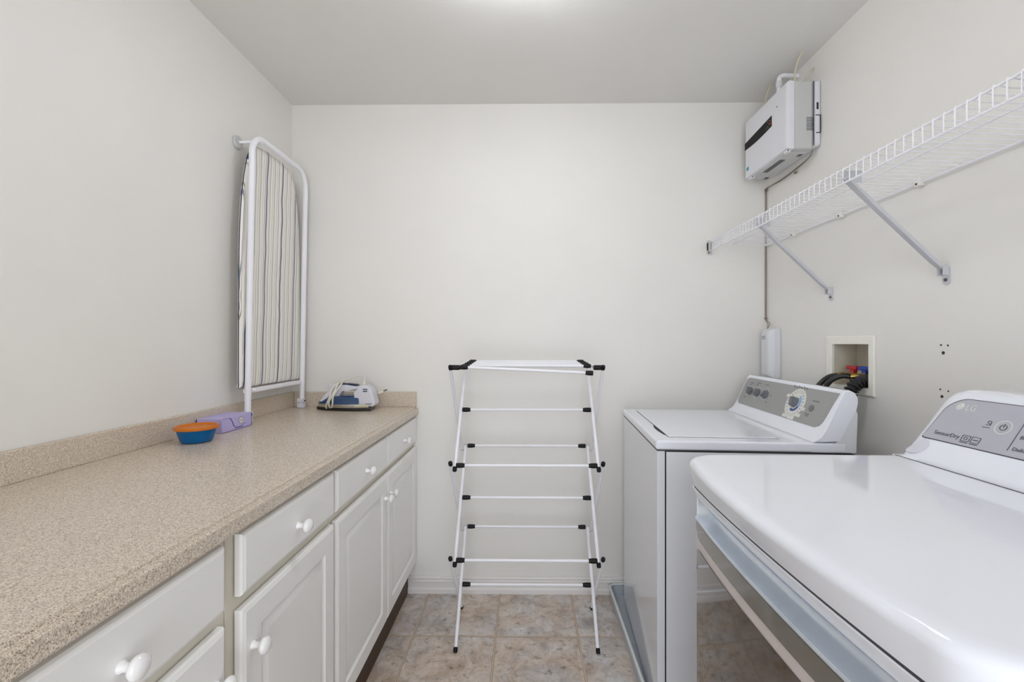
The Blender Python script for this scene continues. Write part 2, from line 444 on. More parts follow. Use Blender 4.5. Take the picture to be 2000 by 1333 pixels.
# ------------------------------------------------------------------ base cabinets
XD = -0.538          # door face
XFR = XD - 0.020     # face frame front
CBZ, CTZ = 0.150, CZ - 0.0405
def knob(y, z, parent):
    bm = NB()
    lathe(bm, [(0.0, -0.001), (0.0085, -0.001), (0.0085, 0.003), (0.0062, 0.006), (0.0062, 0.013), (0.010, 0.017), (0.0155, 0.020), (0.0165, 0.0245),
               (0.0150, 0.0290), (0.0100, 0.0325), (0.004, 0.034), (0, 0.0342)], (XD, y, z), (1, 0, 0), 28)
    obj('knob', bm, M['ceramic'], parent, angle=50)
def slab_front(y0, y1, z0, z1):
    """a drawer front or door slab with an eased, stepped edge"""
    b = NB(); e = 0.009
    L = []
    for x, ins in ((XFR + 0.003, 0), (XD - 0.007, 0), (XD - 0.003, 0.0025), (XD - 0.0018, e - 0.003), (XD, e)):
        L.append([(x, y0 + ins, z0 + ins), (x, y1 - ins, z0 + ins), (x, y1 - ins, z1 - ins), (x, y0 + ins, z1 - ins)])
    loft(b, L); return b
def door_front(y0, y1, z0, z1):
    """raised panel door"""
    b = NB(); e = 0.009; s = 0.058
    L = []
    def ring(x, ins, t=None):
        t = ins if t is None else t
        return [(x, y0 + ins, z0 + t), (x, y1 - ins, z0 + t), (x, y1 - ins, z1 - t), (x, y0 + ins, z1 - t)]
    for x, ins in ((XFR + 0.003, 0), (XD - 0.007, 0), (XD - 0.003, 0.0025), (XD - 0.0018, e - 0.003), (XD, e), (XD, s), (XD - 0.0035, s + 0.003), (XD - 0.0065, s + 0.0075),
                   (XD - 0.0065, s + 0.010), (XD - 0.001, s + 0.026), (XD - 0.001, s + 0.030)):
        L.append(ring(x, ins))
    loft(b, L); return b
DZ0, DZ1, RZ0, RZ1 = 0.152, 0.720, 0.747, 0.866
def cabinet(y0, y1, units, label, group=None):
    c = empty('base_cabinet', ((XL + XFR) / 2, (y0 + y1) / 2, 0), label, 'cabinet', group)
    bm = NB(); box(bm, XL + 0.002, XFR, y0 + 0.0004, y1 - 0.0004, CBZ, CTZ, 0.001, 1); obj('carcass', bm, M['frame_paint'], c)
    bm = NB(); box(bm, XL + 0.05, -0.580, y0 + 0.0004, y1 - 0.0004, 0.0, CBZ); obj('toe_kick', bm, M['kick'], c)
    for (a, b, side) in units:
        d = obj('drawer', slab_front(a, b, RZ0, RZ1), M['cabinet'], c, angle=20)
        knob((a + b) / 2, (RZ0 + RZ1) / 2 - 0.007, d)
        d = obj('door', door_front(a, b, DZ0, DZ1), M['cabinet'], c, angle=20)
        knob(b - 0.030 if side > 0 else a + 0.030, DZ1 - 0.085, d)
    return c
cabinet(1.262, 2.206, [(1.274, 1.737, 1), (1.743, 2.202, -1)], 'cream double base cabinet in the far corner, with two drawers and two doors')
cabinet(0.824, 1.260, [(0.847, 1.256, -1)], 'cream base cabinet in the middle of the row, with its door knob at left')
cabinet(0.330, 0.822, [(0.378, 0.800, 1)], 'nearest cream base cabinet, its wide drawer cut by the bottom of the photo')

# ------------------------------------------------------------------ ironing board standing on the counter
def lerp(a, b, t): return a + (b - a) * t
ib = empty('ironing_board', (-1.09, 1.94, CZ), 'tabletop ironing board with striped cover in a white tube frame, leaning on left wall', 'ironing board')
FX0, FX1, FY0, FY1, FZT = -1.086, -1.066, 1.735, 2.158, 2.052
def fr(y, z): return Vector((lerp(FX0, FX1, (z - CZ) / (FZT - CZ)), y, z))
pts = [fr(FY0, CZ + 0.012), fr(FY0, 1.3), fr(FY0, 1.9)]
for k in range(0, 9):
    a = R(180 - 90 * k / 8); pts.append(fr(FY0 + 0.075 + 0.075 * math.cos(a), FZT - 0.075 + 0.075 * math.sin(a)))
for k in range(0, 9):
    a = R(90 - 90 * k / 8); pts.append(fr(FY1 - 0.075 + 0.075 * math.cos(a), FZT - 0.075 + 0.075 * math.sin(a)))
pts += [fr(FY1, 1.9), fr(FY1, 1.3), fr(FY1, CZ + 0.012)]
bm = NB(); tube(bm, pts, 0.0115, 14); frame = obj('tube_frame', bm, M['white_metal'], ib, angle=60)
for y in (FY0, FY1):
    bm = NB(); box(bm, FX0 - 0.016, FX0 + 0.016, y - 0.016, y + 0.013, CZ + 0.0003, CZ + 0.022, 0.004, 2)
    lathe(bm, [(0, -0.0155), (0.014, -0.0155), (0.014, 0.0155), (0, 0.0155)], (FX0, y, CZ + 0.034), (1, 0, 0), 16)
    f = obj('rubber_foot', bm, M['iron_white'], ib)
    bm = NB(); lathe(bm, [(0, 0.0152), (0.0045, 0.0152), (0.0045, 0.0175), (0, 0.0178)], (FX0, y, CZ + 0.034), (1, 0, 0), 12); obj('rivet', bm, M['black_plastic'], f)
# padded top
yc, zb, zt = 1.948, 1.056, 2.050
half = [(0.0, zt), (0.065, zt - 0.002), (0.118, zt - 0.014), (0.155, zt - 0.040), (0.178, zt - 0.085), (0.200, zt - 0.17), (0.216, zt - 0.28), (0.226, zt - 0.42),
        (0.229, zt - 0.65), (0.231, zb + 0.1), (0.230, zb + 0.012), (0.222, zb), (0.10, zb)]
hs = catmull([(0, a, b) for a, b in half], 4)
outl = [(yc + p.y, p.z) for p in hs] + [(yc - p.y, p.z) for p in reversed(hs[1:])]
def pad_loop(x, ins):
    cz = 1.5; o = []
    for y, z in outl:
        d = Vector((yc - y, max(min(1.5 if False else z, 1.85), 1.2) - z)); 
        n = Vector((yc - y, 0)) if 1.2 < z < 1.75 else Vector((yc - y, (1.55 - z)))
        n.normalize(); o.append((x, y + n.x * ins, z + n.y * ins))
    return o
px0 = -1.118
bm = NB(); loft(bm, [pad_loop(px0, 0.012), pad_loop(px0 + 0.003, 0.002), pad_loop(px0 + 0.009, 0.0), pad_loop(px0 + 0.016, 0.003), pad_loop(px0 + 0.020, 0.012), pad_loop(px0 + 0.021, 0.03)])
obj('striped_cover', bm, M['cover'], ib, angle=60)
bm = NB(); tube(bm, [(px0 + 0.008, y, z) for y, z in [(q[1], q[2]) for q in pad_loop(0, 0.001)]], 0.0022, 6, closed=True); obj('cover_piping', bm, M['iron_navy'], ib, angle=60)
bm = NB(); box(bm, -1.102, -1.080, FY0 - 0.004, FY1 + 0.004, 1.034, 1.052, 0.004, 2); tube(bm, [(-1.08, FY0 + 0.02, 1.046), (-1.073, FY0 + 0.03, 1.046)], 0.005, 8)
obj('cross_bar', bm, M['white_metal'], ib)
# swivel bracket that ties the frame to the wall
bm = NB(); lathe(bm, [(0, 0.0), (0.026, 0.0), (0.027, 0.006), (0.024, 0.012), (0, 0.013)], (XL + 0.0005, 1.78, 2.035), (1, 0, 0), 24)
wb = obj('wall_disc', bm, M['unit_grey'], ib)
bm = NB(); tube(bm, [(XL + 0.012, 1.78, 2.035), (-1.11, 1.80, 2.045), (-1.072, 1.83, 2.05)], 0.006, 8); tube(bm, [(-1.072, 1.80, 2.034), (-1.072, 1.80, 2.060)], 0.009, 10)
obj('swivel_arm', bm, M['white_metal'], wb)
bm = NB(); lathe(bm, [(0, 0.012), (0.004, 0.012), (0.004, 0.015), (0, 0.015)], (XL + 0.0005, 1.78, 2.035), (1, 0, 0), 12); obj('screw', bm, M['hole'], wb)

# ------------------------------------------------------------------ lilac box
lb = empty('tissue_box', (-1.092, 1.615, CZ), 'long lilac cardboard box with a white oval mark, behind the blue tub', 'box')
bx0, bx1, by0, by1, bz = -1.1375, -1.047, 1.532, 1.698, 0.050
bm = NB(); box(bm, bx0, bx1, by0, by1, CZ + 0.0003, CZ + bz, 0.0008, 1); obj('carton', bm, M['lilac'], lb)
def on_side(u, v, d=0.0): return (bx1 + 0.0003 + d, by0 + u * (by1 - by0), CZ + v * bz)
def ribbon(bm, pts, w, fn, d=0.0004):
    P = [Vector((p[0], p[1], 0)) for p in pts]
    for a, b in zip(P, P[1:]):
        t = (b - a).normalized(); n = Vector((-t.y, t.x, 0)) * w / 2
        q = [a + n, b + n, b - n, a - n]
        loft(bm, [[fn(p.x, p.y, 0) for p in q], [fn(p.x, p.y, d) for p in q]])
bm = NB()
cr = catmull([(0.0, 0.98, 0), (0.22, 0.95, 0), (0.27, 0.86, 0), (0.33, 0.62, 0), (0.38, 0.30, 0), (0.50, 0.16, 0), (0.65, 0.20, 0), (0.77, 0.34, 0)], 5)
ribbon(bm, [(p.x, p.y) for p in cr], 0.022, on_side); ribbon(bm, [(0.005, 0.02), (0.995, 0.02)], 0.03, on_side); ribbon(bm, [(0.995, 0.02), (0.995, 0.98)], 0.018, on_side)
obj('printed_line', bm, M['lilac_dark'], lb)
def ell(bm, cy, cz, ry, rz, x0, x1, n=28):
    l = [(cy + ry * math.cos(2*math.pi*k/n), cz + rz * math.sin(2*math.pi*k/n)) for k in range(n)]
    loft(bm, [[(x0, a, b) for a, b in l], [(x1, a, b) for a, b in l]])
ey, ez = by0 + 0.62 * (by1 - by0), CZ + 0.60 * bz
bm = NB(); ell(bm, ey, ez, 0.0125, 0.0125, bx1, bx1 + 0.0005); ov = obj('oval_border', bm, M['ink'], lb)
bm = NB(); ell(bm, ey, ez, 0.0112, 0.0112, bx1, bx1 + 0.0008); obj('oval_mark', bm, M['light_ink'], ov)
bm = NB(); box(bm, bx1, bx1 + 0.0011, ey - 0.006, ey + 0.006, ez - 0.001, ez + 0.0012); obj('oval_script', bm, M['ink'], ov)
bm = NB()
for k in range(5): box(bm, bx1, bx1 + 0.0005, by0 + 0.070 + k * 0.009, by0 + 0.077 + k * 0.009, CZ + 0.0055, CZ + 0.0075)
obj('small_print', bm, M['lilac_dark'], lb)
bm = NB(); ribbon(bm, [(0, 0), (0.0, 1.0)], 0.05, lambda u, v, d=0: (bx0 + 0.002 + u * 0.07, by0 - 0.0003 - d, CZ + v * bz * 0.98)); obj('dark_edge', bm, M['lilac_dark'], lb)

# ------------------------------------------------------------------ blue tub with an orange lid rim
tc_ = Vector((-1.043, 1.408, CZ))
tub = empty('food_tub', tc_, 'small round blue translucent tub with an orange lid, on the counter', 'tub')
SC = 0.84
def tubp(l): return [(r_ * SC, z_ * 1.07 if z_ > 0.001 else z_) for r_, z_ in l]
bm = NB(); lathe(bm, tubp([(0.0, 0.0004), (0.044, 0.0004), (0.051, 0.004), (0.058, 0.020), (0.0645, 0.0395), (0.0625, 0.0395), (0.0565, 0.021), (0.0495, 0.006), (0.043, 0.0025), (0, 0.0025)]), tc_, (0, 0, 1), 48)
obj('tub_body', bm, M['tub_blue'], tub, angle=50)
bm = NB(); lathe(bm, tubp([(0.0, 0.0415), (0.056, 0.0415), (0.0605, 0.0390), (0.0700, 0.0390), (0.0722, 0.0420), (0.0712, 0.0470), (0.0670, 0.0490), (0.0630, 0.0475), (0.059, 0.0432), (0.0, 0.0428)]), tc_, (0, 0, 1), 48)
obj('lid', bm, M['tub_orange'], tub, angle=50)
for i, (dx, dy, dz, r_, m_) in enumerate(((-0.010, -0.022, 0.017, 0.014, 'dark_green'), (0.012, -0.018, 0.015, 0.012, 'dark_green'), (0.024, -0.012, 0.020, 0.011, 'teal'), (0.004, -0.010, 0.029, 0.010, 'teal'))):
    bm = NB(); bmesh.ops.create_icosphere(bm, subdivisions=3, radius=1)
    for v in bm.verts:
        k = 1 + 0.12 * math.sin(v.co.x * 5 + i) * math.cos(v.co.y * 4)
        v.co = tc_ + Vector((dx, dy, dz)) + Vector((v.co.x * r_ * 1.3 * k, v.co.y * r_ * k, v.co.z * r_ * 0.7))
    obj('contents', bm, M[m_], tub, label='teal lump inside the tub' if m_ == 'teal' else 'dark green lump inside the tub')

# ------------------------------------------------------------------ steam iron (nose to the left)
IX, IY = -0.985, 2.098
iron = empty('steam_iron', (IX + 0.14, IY, CZ), 'blue and white steam iron with cream cord wound round it, on the counter', 'iron')
def plan(s):  # half width along the sole, s in 0..1 from nose to heel
    return 0.056 * min(1.0, (math.sin(min(s / 0.75, 1) * math.pi / 2)) ** 0.75) * (1 - 0.12 * max(0, (s - 0.75) / 0.25))
def iron_layer(z, sx0, sx1, k, n=22):
    """closed outline at height z, x from sx0..sx1 (m from nose)"""
    a = []
    for i in range(n + 1):
        s = i / n; a.append((sx0 + (sx1 - sx0) * s, plan(s) * k))
    return [(IX + x, IY - w, CZ + z) for x, w in a] + [(IX + x, IY + w, CZ + z) for x, w in reversed(a[1:-1])]
def il(bm, L, nudge=0.001): loft(bm, [[(p[0], p[1] if abs(p[1] - IY) > 1e-5 else p[1], p[2]) for p in l] for l in L])
bm = NB(); il(bm, [iron_layer(0.0004, 0.004, 0.268, 0.93), iron_layer(0.004, 0.0, 0.272, 0.99), iron_layer(0.012, 0.0, 0.272, 1.0), iron_layer(0.015, 0.004, 0.270, 0.97)]); obj('soleplate', bm, M['sole'], iron)
bm = NB(); il(bm, [iron_layer(0.015, 0.004, 0.262, 0.95), iron_layer(0.018, 0.006, 0.262, 0.97), iron_layer(0.029, 0.008, 0.262, 0.95), iron_layer(0.031, 0.010, 0.262, 0.93)]); obj('chrome_skirt', bm, M['iron_chrome'], iron)
def dome_layer(z, x0, x1, k): return iron_layer(z, x0, x1, k)
bm = NB(); il(bm, [dome_layer(0.031, 0.008, 0.215, 0.96), dome_layer(0.040, 0.014, 0.215, 0.94), dome_layer(0.052, 0.032, 0.213, 0.84), dome_layer(0.062, 0.055, 0.210, 0.66), dome_layer(0.068, 0.080, 0.207, 0.45)])
obj('water_tank', bm, M['iron_blue'], iron, angle=60)
# white heel block and handle
def xz_prism(bm, pts, w0, w1=None, bev=0.006):
    b = NB(); w1 = w1 or w0
    prism(b, pts, lambda p: (IX + p[0], IY - w0, CZ + p[1]), lambda p: (IX + p[0], IY + w1, CZ + p[1]))
    if bev: bmesh.ops.bevel(b, geom=list(b.edges), offset=bev, segments=3, profile=0.5, affect='EDGES', clamp_overlap=True)
    merge(bm, b)
bm = NB(); xz_prism(bm, [(0.200, 0.016), (0.278, 0.018), (0.286, 0.030), (0.272, 0.085), (0.262, 0.106), (0.238, 0.118), (0.205, 0.110), (0.195, 0.080), (0.186, 0.064), (0.197, 0.045)], 0.036)
heel = obj('heel', bm, M['iron_white'], iron)
bm = NB(); xz_prism(bm, [(0.055, 0.060), (0.118, 0.064), (0.122, 0.094), (0.200, 0.092), (0.212, 0.110), (0.150, 0.118), (0.068, 0.120), (0.060, 0.112)], 0.019)
obj('handle', bm, M['iron_white'], iron)
bm = NB(); xz_prism(bm, [(0.112, 0.110), (0.200, 0.108), (0.196, 0.120), (0.150, 0.1245), (0.116, 0.122)], 0.0165, bev=0.004); obj('grip', bm, M['iron_navy'], iron)
bm = NB(); xz_prism(bm, [(0.030, 0.038), (0.060, 0.056), (0.075, 0.080), (0.060, 0.090), (0.044, 0.062), (0.020, 0.044)], 0.021, bev=0.004); obj('front_shroud', bm, M['iron_white'], iron)
for (a_, b_, c_, d_) in ((0.232, 0.252, 0.088, 0.092), (0.232, 0.252, 0.097, 0.101), (0.244, 0.272, 0.030, 0.0325)):
    bm = NB(); box(bm, IX + a_, IX + b_, IY - 0.0375, IY - 0.0355, CZ + c_, CZ + d_); obj('heel_marking', bm, M['iron_navy'], heel)
bm = NB(); ell(bm, 0, 0, 1, 1, 0, 1); bm.free(); bm = NB()
lathe(bm, [(0, 0), (0.008, 0), (0.0075, 0.008), (0.0045, 0.020), (0.004, 0.026)], (IX + 0.222, IY, CZ + 0.116), (0.15, 0, 1), 16); obj('cord_sleeve', bm, M['cord'], heel)
# wound cord
bm = NB(); w = []
turns = 3
for k in range(turns * 16 + 1):
    a = 2 * math.pi * k / 16; t = k / (turns * 16)
    x = IX + 0.078 + 0.034 * t
    # tilt: high at the handle, low at the sole in front
    z = CZ + 0.066 + 0.063 * math.sin(a); y = IY + 0.055 * math.cos(a) - 0.004
    x += 0.026 * math.sin(a) + 0.004 * math.sin(k * 1.7)
    if math.sin(a) < -0.9: z = max(z, CZ + 0.0045)
    w.append((x, y, max(z, CZ + 0.0045)))
tube(bm, catmull(w, 2), 0.0040, 8)
lead = catmull([w[0], (IX + 0.110, IY - 0.02, CZ + 0.128), (IX + 0.165, IY - 0.005, CZ + 0.150), (IX + 0.205, IY, CZ + 0.160), (IX + 0.226, IY, CZ + 0.152), (IX + 0.226, IY, CZ + 0.138)], 6)
tube(bm, lead, 0.0030, 8)
tail = catmull([w[-1], (IX + 0.16, IY + 0.050, CZ + 0.070), (IX + 0.24, IY + 0.050, CZ + 0.066), (IX + 0.286, IY + 0.030, CZ + 0.076)], 6)
tube(bm, tail, 0.0030, 8)
obj('power_cord', bm, M['cord'], iron, angle=60)
bm = NB(); b2 = NB(); box(b2, -0.012, 0.014, -0.008, 0.008, -0.006, 0.006, 0.003, 2)
bmesh.ops.transform(b2, matrix=Matrix.Translation((IX + 0.296, IY + 0.026, CZ + 0.080)) @ Matrix.Rotation(R(-22), 4, 'Y'), verts=b2.verts); merge(bm, b2)
pl = obj('plug', bm, M['cord'], iron)
bm = NB()
for s in (-0.004, 0.004):
    b2 = NB(); box(b2, 0.014, 0.030, s - 0.0008, s + 0.0008, -0.003, 0.003)
    bmesh.ops.transform(b2, matrix=Matrix.Translation((IX + 0.296, IY + 0.026, CZ + 0.080)) @ Matrix.Rotation(R(-22), 4, 'Y'), verts=b2.verts); merge(bm, b2)
obj('prong', bm, M['steel'], pl)

# ------------------------------------------------------------------ folding drying rack
rk = empty('drying_rack', (0.003, 1.92, 0), 'white folding clothes drying rack with black joints, standing by back wall', 'drying rack')
RYF, RYB = 1.772, 2.080; CX0 = 0.003
XA, XB = 0.283, 0.301; LT = 0.0072
H = [0.0, 0.372, 0.748, 1.128]
def cap_at(p, d, parent, r=0.0086, l=0.018, s=0.0, m='black_plastic'):
    d = Vector(d).normalized(); b = NB(); p = Vector(p) - d * (l * 0.5)
    lathe(b, [(0, s), (r * 0.9, s), (r, 0.003 + s), (r, l - 0.003), (r * 0.8, l), (0, l + 0.001)], p, d, 14); obj('end_cap', b, M[m], parent)
def leg(x, y0, z0, y1, z1, foot):
    a = Vector((x, y0, z0)); c = Vector((x, y1, z1)); d = (c - a).normalized()
    if foot: a = a + d * 0.012
    else: a = a - d * 0.018
    c = c + d * 0.008
    b = NB(); tube(b, [a, c], LT, 12); o = obj('leg_tube', b, M['white_metal'], rk, angle=60)
    for p_, d_ in ((a, -d), (c, d)):
        back = p_.y > 2.0 and p_.z > 0.1
        cap_at(p_, d_, o, r=0.0078 if back else 0.0086, l=0.008 if back else 0.018, m='grey_metal' if back else 'black_plastic')
for s in (-1, 1):
    for k in range(3):
        leg(CX0 + s * XA, RYF, H[k], RYB, H[k + 1], k == 0)
        leg(CX0 + s * XB, RYB, H[k], RYF, H[k + 1], k == 0)
def rung(y, z, hw=XA - 0.008, y1=None, z1=None, cl=0.034, cr=0.0098, x0=None, x1=None):
    a = Vector((CX0 - hw if x0 is None else x0, y, z)); c = Vector((CX0 + hw if x1 is None else x1, y if y1 is None else y1, z if z1 is None else z1))
    b = NB(); tube(b, [a, c], 0.0058, 12); o = obj('rung', b, M['white_metal'], rk, angle=60)
    for p, q in ((a, c), (c, a)):
        d = (q - p).normalized(); b = NB()
        lathe(b, [(0, 0), (cr * 0.95, 0), (cr, 0.004), (cr, cl * 0.6), (cr * 0.80, cl), (0, cl)], p, d, 16); obj('joint', b, M['black_plastic'], o)
for k in range(3): rung((RYF + RYB) / 2, (H[k] + H[k + 1]) / 2 + 0.006)
for k in (1, 2):
    rung(RYF, H[k] - 0.002, XB - 0.022); rung(RYB, H[k] + 0.006, XA - 0.010)
# folding top: two side arms with bars between them
for s in (-1, 1):
    b = NB(); tube(b, [(CX0 + s * (XA - 0.012), RYF - 0.004, 1.134), (CX0 + s * (XA - 0.012), RYB + 0.01, 1.146)], 0.0065, 12); o = obj('top_arm', b, M['white_metal'], rk, angle=60)
    b = NB()
    lathe(b, [(0, 0), (0.0095, 0), (0.010, 0.004), (0.010, 0.030), (0.0085, 0.034), (0, 0.034)], (CX0 + s * 0.298, RYF, 1.134), (-s, 0, 0), 16)
    obj('hinge', b, M['black_plastic'], o)
rung(RYF, 1.136, 0.262, z1=1.112, cl=0.030)
for k, yy in enumerate((1.835, 1.90, 1.965, 2.03, RYB)): rung(yy, 1.137 + 0.0022 * k, 0.262, cl=0.030, cr=0.0085)

# ------------------------------------------------------------------ wire shelf
sh = empty('wire_shelf', (1.04, 1.2, 1.70), 'long white wire shelf on the right wall above the machines, held by diagonal braces', 'shelf')
SXF, SXW, SY0, SY1 = 0.900, XR - 0.010, 0.25, YB - 0.006
SZT, SZB, SZW = 1.722, 1.683, 1.708
bm = NB(); y = SY1 - 0.012
while y > SY0:
    tube(bm, [(SXW, y, SZW + 0.003), (SXF + 0.03, y, SZT - 0.001), (SXF + 0.006, y, SZT + 0.004), (SXF - 0.001, y, SZT + 0.0045), (SXF - 0.003, y, SZT), (SXF - 0.003, y, SZB)], 0.0015, 6); y -= 0.0254
obj('cross_wires', bm, M['white_metal'], sh, angle=60)
for x, z, r_ in ((SXF, SZT, 0.0030), (SXF, SZB, 0.0030), (SXF + 0.115, SZT - 0.006, 0.0026), (SXW, SZW - 0.001, 0.0034)):
    bm = NB(); tube(bm, [(x, SY0, z), (x, SY1, z)], r_, 8); obj('long_rail', bm, M['white_metal'], sh, angle=60)
for y in (1.744, 1.269, 0.80):
    dz = 1.420 if y > 1 else 1.41
    a = Vector((SXF - 0.004, y, SZB + 0.012)); c = Vector((XR - 0.016, y, dz + 0.020)); d = (c - a).normalized(); n = Vector((0, 1, 0)); u = d.cross(n).normalized()
    bm = NB(); w_ = 0.0075; h_ = 0.0028
    def ring(p, w_, h_): return [p + n*w_ + u*h_, p + n*w_ - u*h_, p - n*w_ - u*h_, p - n*w_ + u*h_]
    loft(bm, [ring(a, 0.010, h_), ring(a + d*0.03, 0.0105, h_), ring(a + d*0.10, w_ + 0.001, 0.0055), ring(c - d*0.03, w_ + 0.001, 0.0055), ring(c, w_, h_)])
    # wall plate and upper hook
    pl_ = [(yy, zz) for yy, zz in rrect(0.022, 0.052, 0.010, 5, y, dz)]
    loft(bm, [[(XR - 0.0005, a_, b_) for a_, b_ in pl_], [(XR - 0.0035, a_, b_) for a_, b_ in pl_]])
    box(bm, XR - 0.020, XR - 0.001, y - 0.0095, y - 0.0080, dz, dz + 0.026); box(bm, XR - 0.020, XR - 0.001, y + 0.0080, y + 0.0095, dz, dz + 0.026)
    box(bm, SXF - 0.006, SXF + 0.050, y + 0.009, y + 0.0105, SZB + 0.002, SZT - 0.003)
    br = obj('brace', bm, M['grey_metal'], sh)
    bm = NB(); lathe(bm, [(0, 0.003), (0.005, 0.003), (0.0045, 0.006), (0, 0.0065)], (XR, y, dz - 0.012), (-1, 0, 0), 12); obj('screw', bm, M['steel'], br)
for y in (1.973, 1.679, 1.347, 1.05):
    bm = NB(); box(bm, XR - 0.018, XR - 0.0005, y - 0.010, y + 0.010, SZW - 0.011, SZW + 0.007, 0.003, 2); tube(bm, [(XR - 0.01, y - 0.003, SZW + 0.004), (XR - 0.01, y - 0.003, SZW + 0.022)], 0.0016, 6)
    wc = obj('wall_clip', bm, M['box_white'], sh)
    bm = NB(); lathe(bm, [(0, 0.018), (0.0038, 0.018), (0.003, 0.020), (0, 0.0205)], (XR, y, SZW - 0.004), (-1, 0, 0), 10); obj('screw', bm, M['steel'], wc)
bm = NB(); box(bm, SXF - 0.012, SXF + 0.010, YB - 0.010, YB - 0.0005, SZB - 0.018, SZT + 0.010, 0.003, 2); box(bm, SXF - 0.014, SXF - 0.006, YB - 0.028, YB - 0.004, SZB - 0.004, SZT + 0.002, 0.002, 1)
eb = obj('end_bracket', bm, M['unit_grey'], sh)
bm = NB(); box(bm, SXF - 0.0155, SXF - 0.0145, YB - 0.026, YB - 0.010, SZB, SZT - 0.004); lathe(bm, [(0, 0.010), (0.0035, 0.010), (0, 0.012)], (SXF - 0.006, YB, SZB - 0.010), (0, -1, 0), 10); obj('dark_insert', bm, M['black_plastic'], eb)

# ------------------------------------------------------------------ wall-mounted appliance near the ceiling
ux0, uxw, uy0, uy1, uz0, uz1 = 1.045, XR - 0.001, 1.805, 2.150, 2.012, 2.283
un = empty('wall_appliance', (XR - 0.06, 1.975, uz0), 'white boxy wall-mounted appliance with black display strip, near the ceiling corner', 'wall unit')
bm = NB(); box(bm, 1.150, uxw, uy0 - 0.004, uy1 + 0.003, uz0 + 0.008, uz1, 0.010, 3); bp = obj('back_housing', bm, M['unit_white'], un)
bm = NB(); box(bm, 1.075, 1.1495, uy0, uy1, uz0 - 0.002, uz1, 0.008, 3); sb = obj('side_housing', bm, M['unit_grey'], un)
# bowed front cover
def cover_loop(x, ins, bow):
    n = 14; o = []
    for k in range(n + 1):
        t = k / n; y = uy0 + ins + (uy1 - uy0 - 2*ins) * t; o.append((x - bow * (1 - (2*t - 1)**2), y, uz0 + ins - 0.002))
    for k in range(n + 1):
        t = 1 - k / n; y = uy0 + ins + (uy1 - uy0 - 2*ins) * t; o.append((x - bow * (1 - (2*t - 1)**2), y, uz1 - ins))
    return o
bm = NB(); loft(bm, [cover_loop(1.0748, 0.001, 0), cover_loop(1.056, 0.0, 0), cover_loop(1.047, 0.004, 0.0), cover_loop(1.043, 0.013, 0.0)]); fc = obj('front_cover', bm, M['unit_white'], un, angle=30)
def cx_(y, out=0.0):
    t = (y - uy0 - 0.013) / (uy1 - uy0 - 0.026); return 1.043 - out
# display strip tapers towards the far end
bm = NB(); n = 12; lo, hi = [], []
for k in range(n + 1):
    t = k / n; y = 1.912 + (uy1 - 0.006 - 1.912) * t
    hi.append((y, lerp(2.197, 2.178, t))); lo.append((y, lerp(2.152, 2.146, t) - 0.006 * math.sin(t * math.pi)))
poly = hi + lo[::-1]
loft(bm, [[(cx_(y) + 0.001, y, z) for y, z in poly], [(cx_(y, 0.0012), y, z) for y, z in poly]]); dp = obj('display_strip', bm, M['display'], fc)
for i, (yy, zz, mm) in enumerate(((1.921, 2.167, 'led_o'), (1.921, 2.178, 'led_o'), (1.930, 2.170, 'led_o'), (1.945, 2.165, 'led_g'), (1.953, 2.160, 'led_g'), (1.938, 2.160, 'led_g'))):
    bm = NB(); b_ = cx_(yy, 0.0012); box(bm, b_ - 0.0008, b_, yy - 0.003, yy + 0.003, zz - 0.0016, zz + 0.0016); obj('indicator', bm, M[mm], dp, label=('orange' if mm == 'led_o' else 'green') + ' indicator mark')
bm = NB()
for i in range(3): b_ = cx_(1.935 + i * 0.007, 0.0012); box(bm, b_ - 0.0006, b_, 1.928 + i * 0.009, 1.932 + i * 0.009, 2.183, 2.188)
obj('indicator_icons', bm, M['ink'], dp)
bm = NB(); b_ = cx_(1.872); box(bm, b_ - 0.0008, b_ + 0.001, 1.870, 1.875, 2.210, 2.216); obj('badge', bm, M['ink'], fc)
bm = NB(); b_ = cx_(2.118); box(bm, b_ - 0.0008, b_ + 0.001, 2.108, 2.128, 2.042, 2.058); obj('sticker', bm, M['sticker'], fc)
bm = NB()
for k in range(9): box(bm, 1.122, 1.1485, uy0 - 0.0012, uy0 + 0.001, 2.083 + k * 0.0062, 2.0850 + k * 0.0062)
obj('vent_slots', bm, M['ink'], sb)
bm = NB(); box(bm, 1.1490, 1.1502, uy0 - 0.0045, uy0, uz0 + 0.01, uz1 - 0.004); obj('seam', bm, M['dark_line'], sb)
bm = NB(); box(bm, 1.160, 1.167, uy0 - 0.0052, uy0, 2.165, 2.192); box(bm, 1.156, 1.176, uy0 - 0.0052, uy0, 2.1405, 2.1430); box(bm, 1.1745, 1.176, uy0 - 0.0052, uy0, 2.072, 2.1405); box(bm, 1.158, 1.175, uy0 - 0.0052, uy0, 2.070, 2.0730)
obj('latch_slots', bm, M['shadow_gap'], bp)
bm = NB(); box(bm, 1.062, 1.140, uy0 + 0.03, uy1 - 0.03, uz0 - 0.008, uz0, 0.003, 2); 
ug = obj('bottom_plate', bm, M['unit_grey'], un)
bm = NB()
for k in range(4): box(bm, 1.072 + k * 0.006, 1.076 + k * 0.006, 1.90, 2.04, uz0 - 0.0088, uz0 - 0.0075)
for yy in (1.845, 2.10): box(bm, 1.118, 1.134, yy, yy + 0.022, uz0 - 0.0088, uz0 - 0.0075)
obj('bottom_slots', bm, M['ink'], ug)
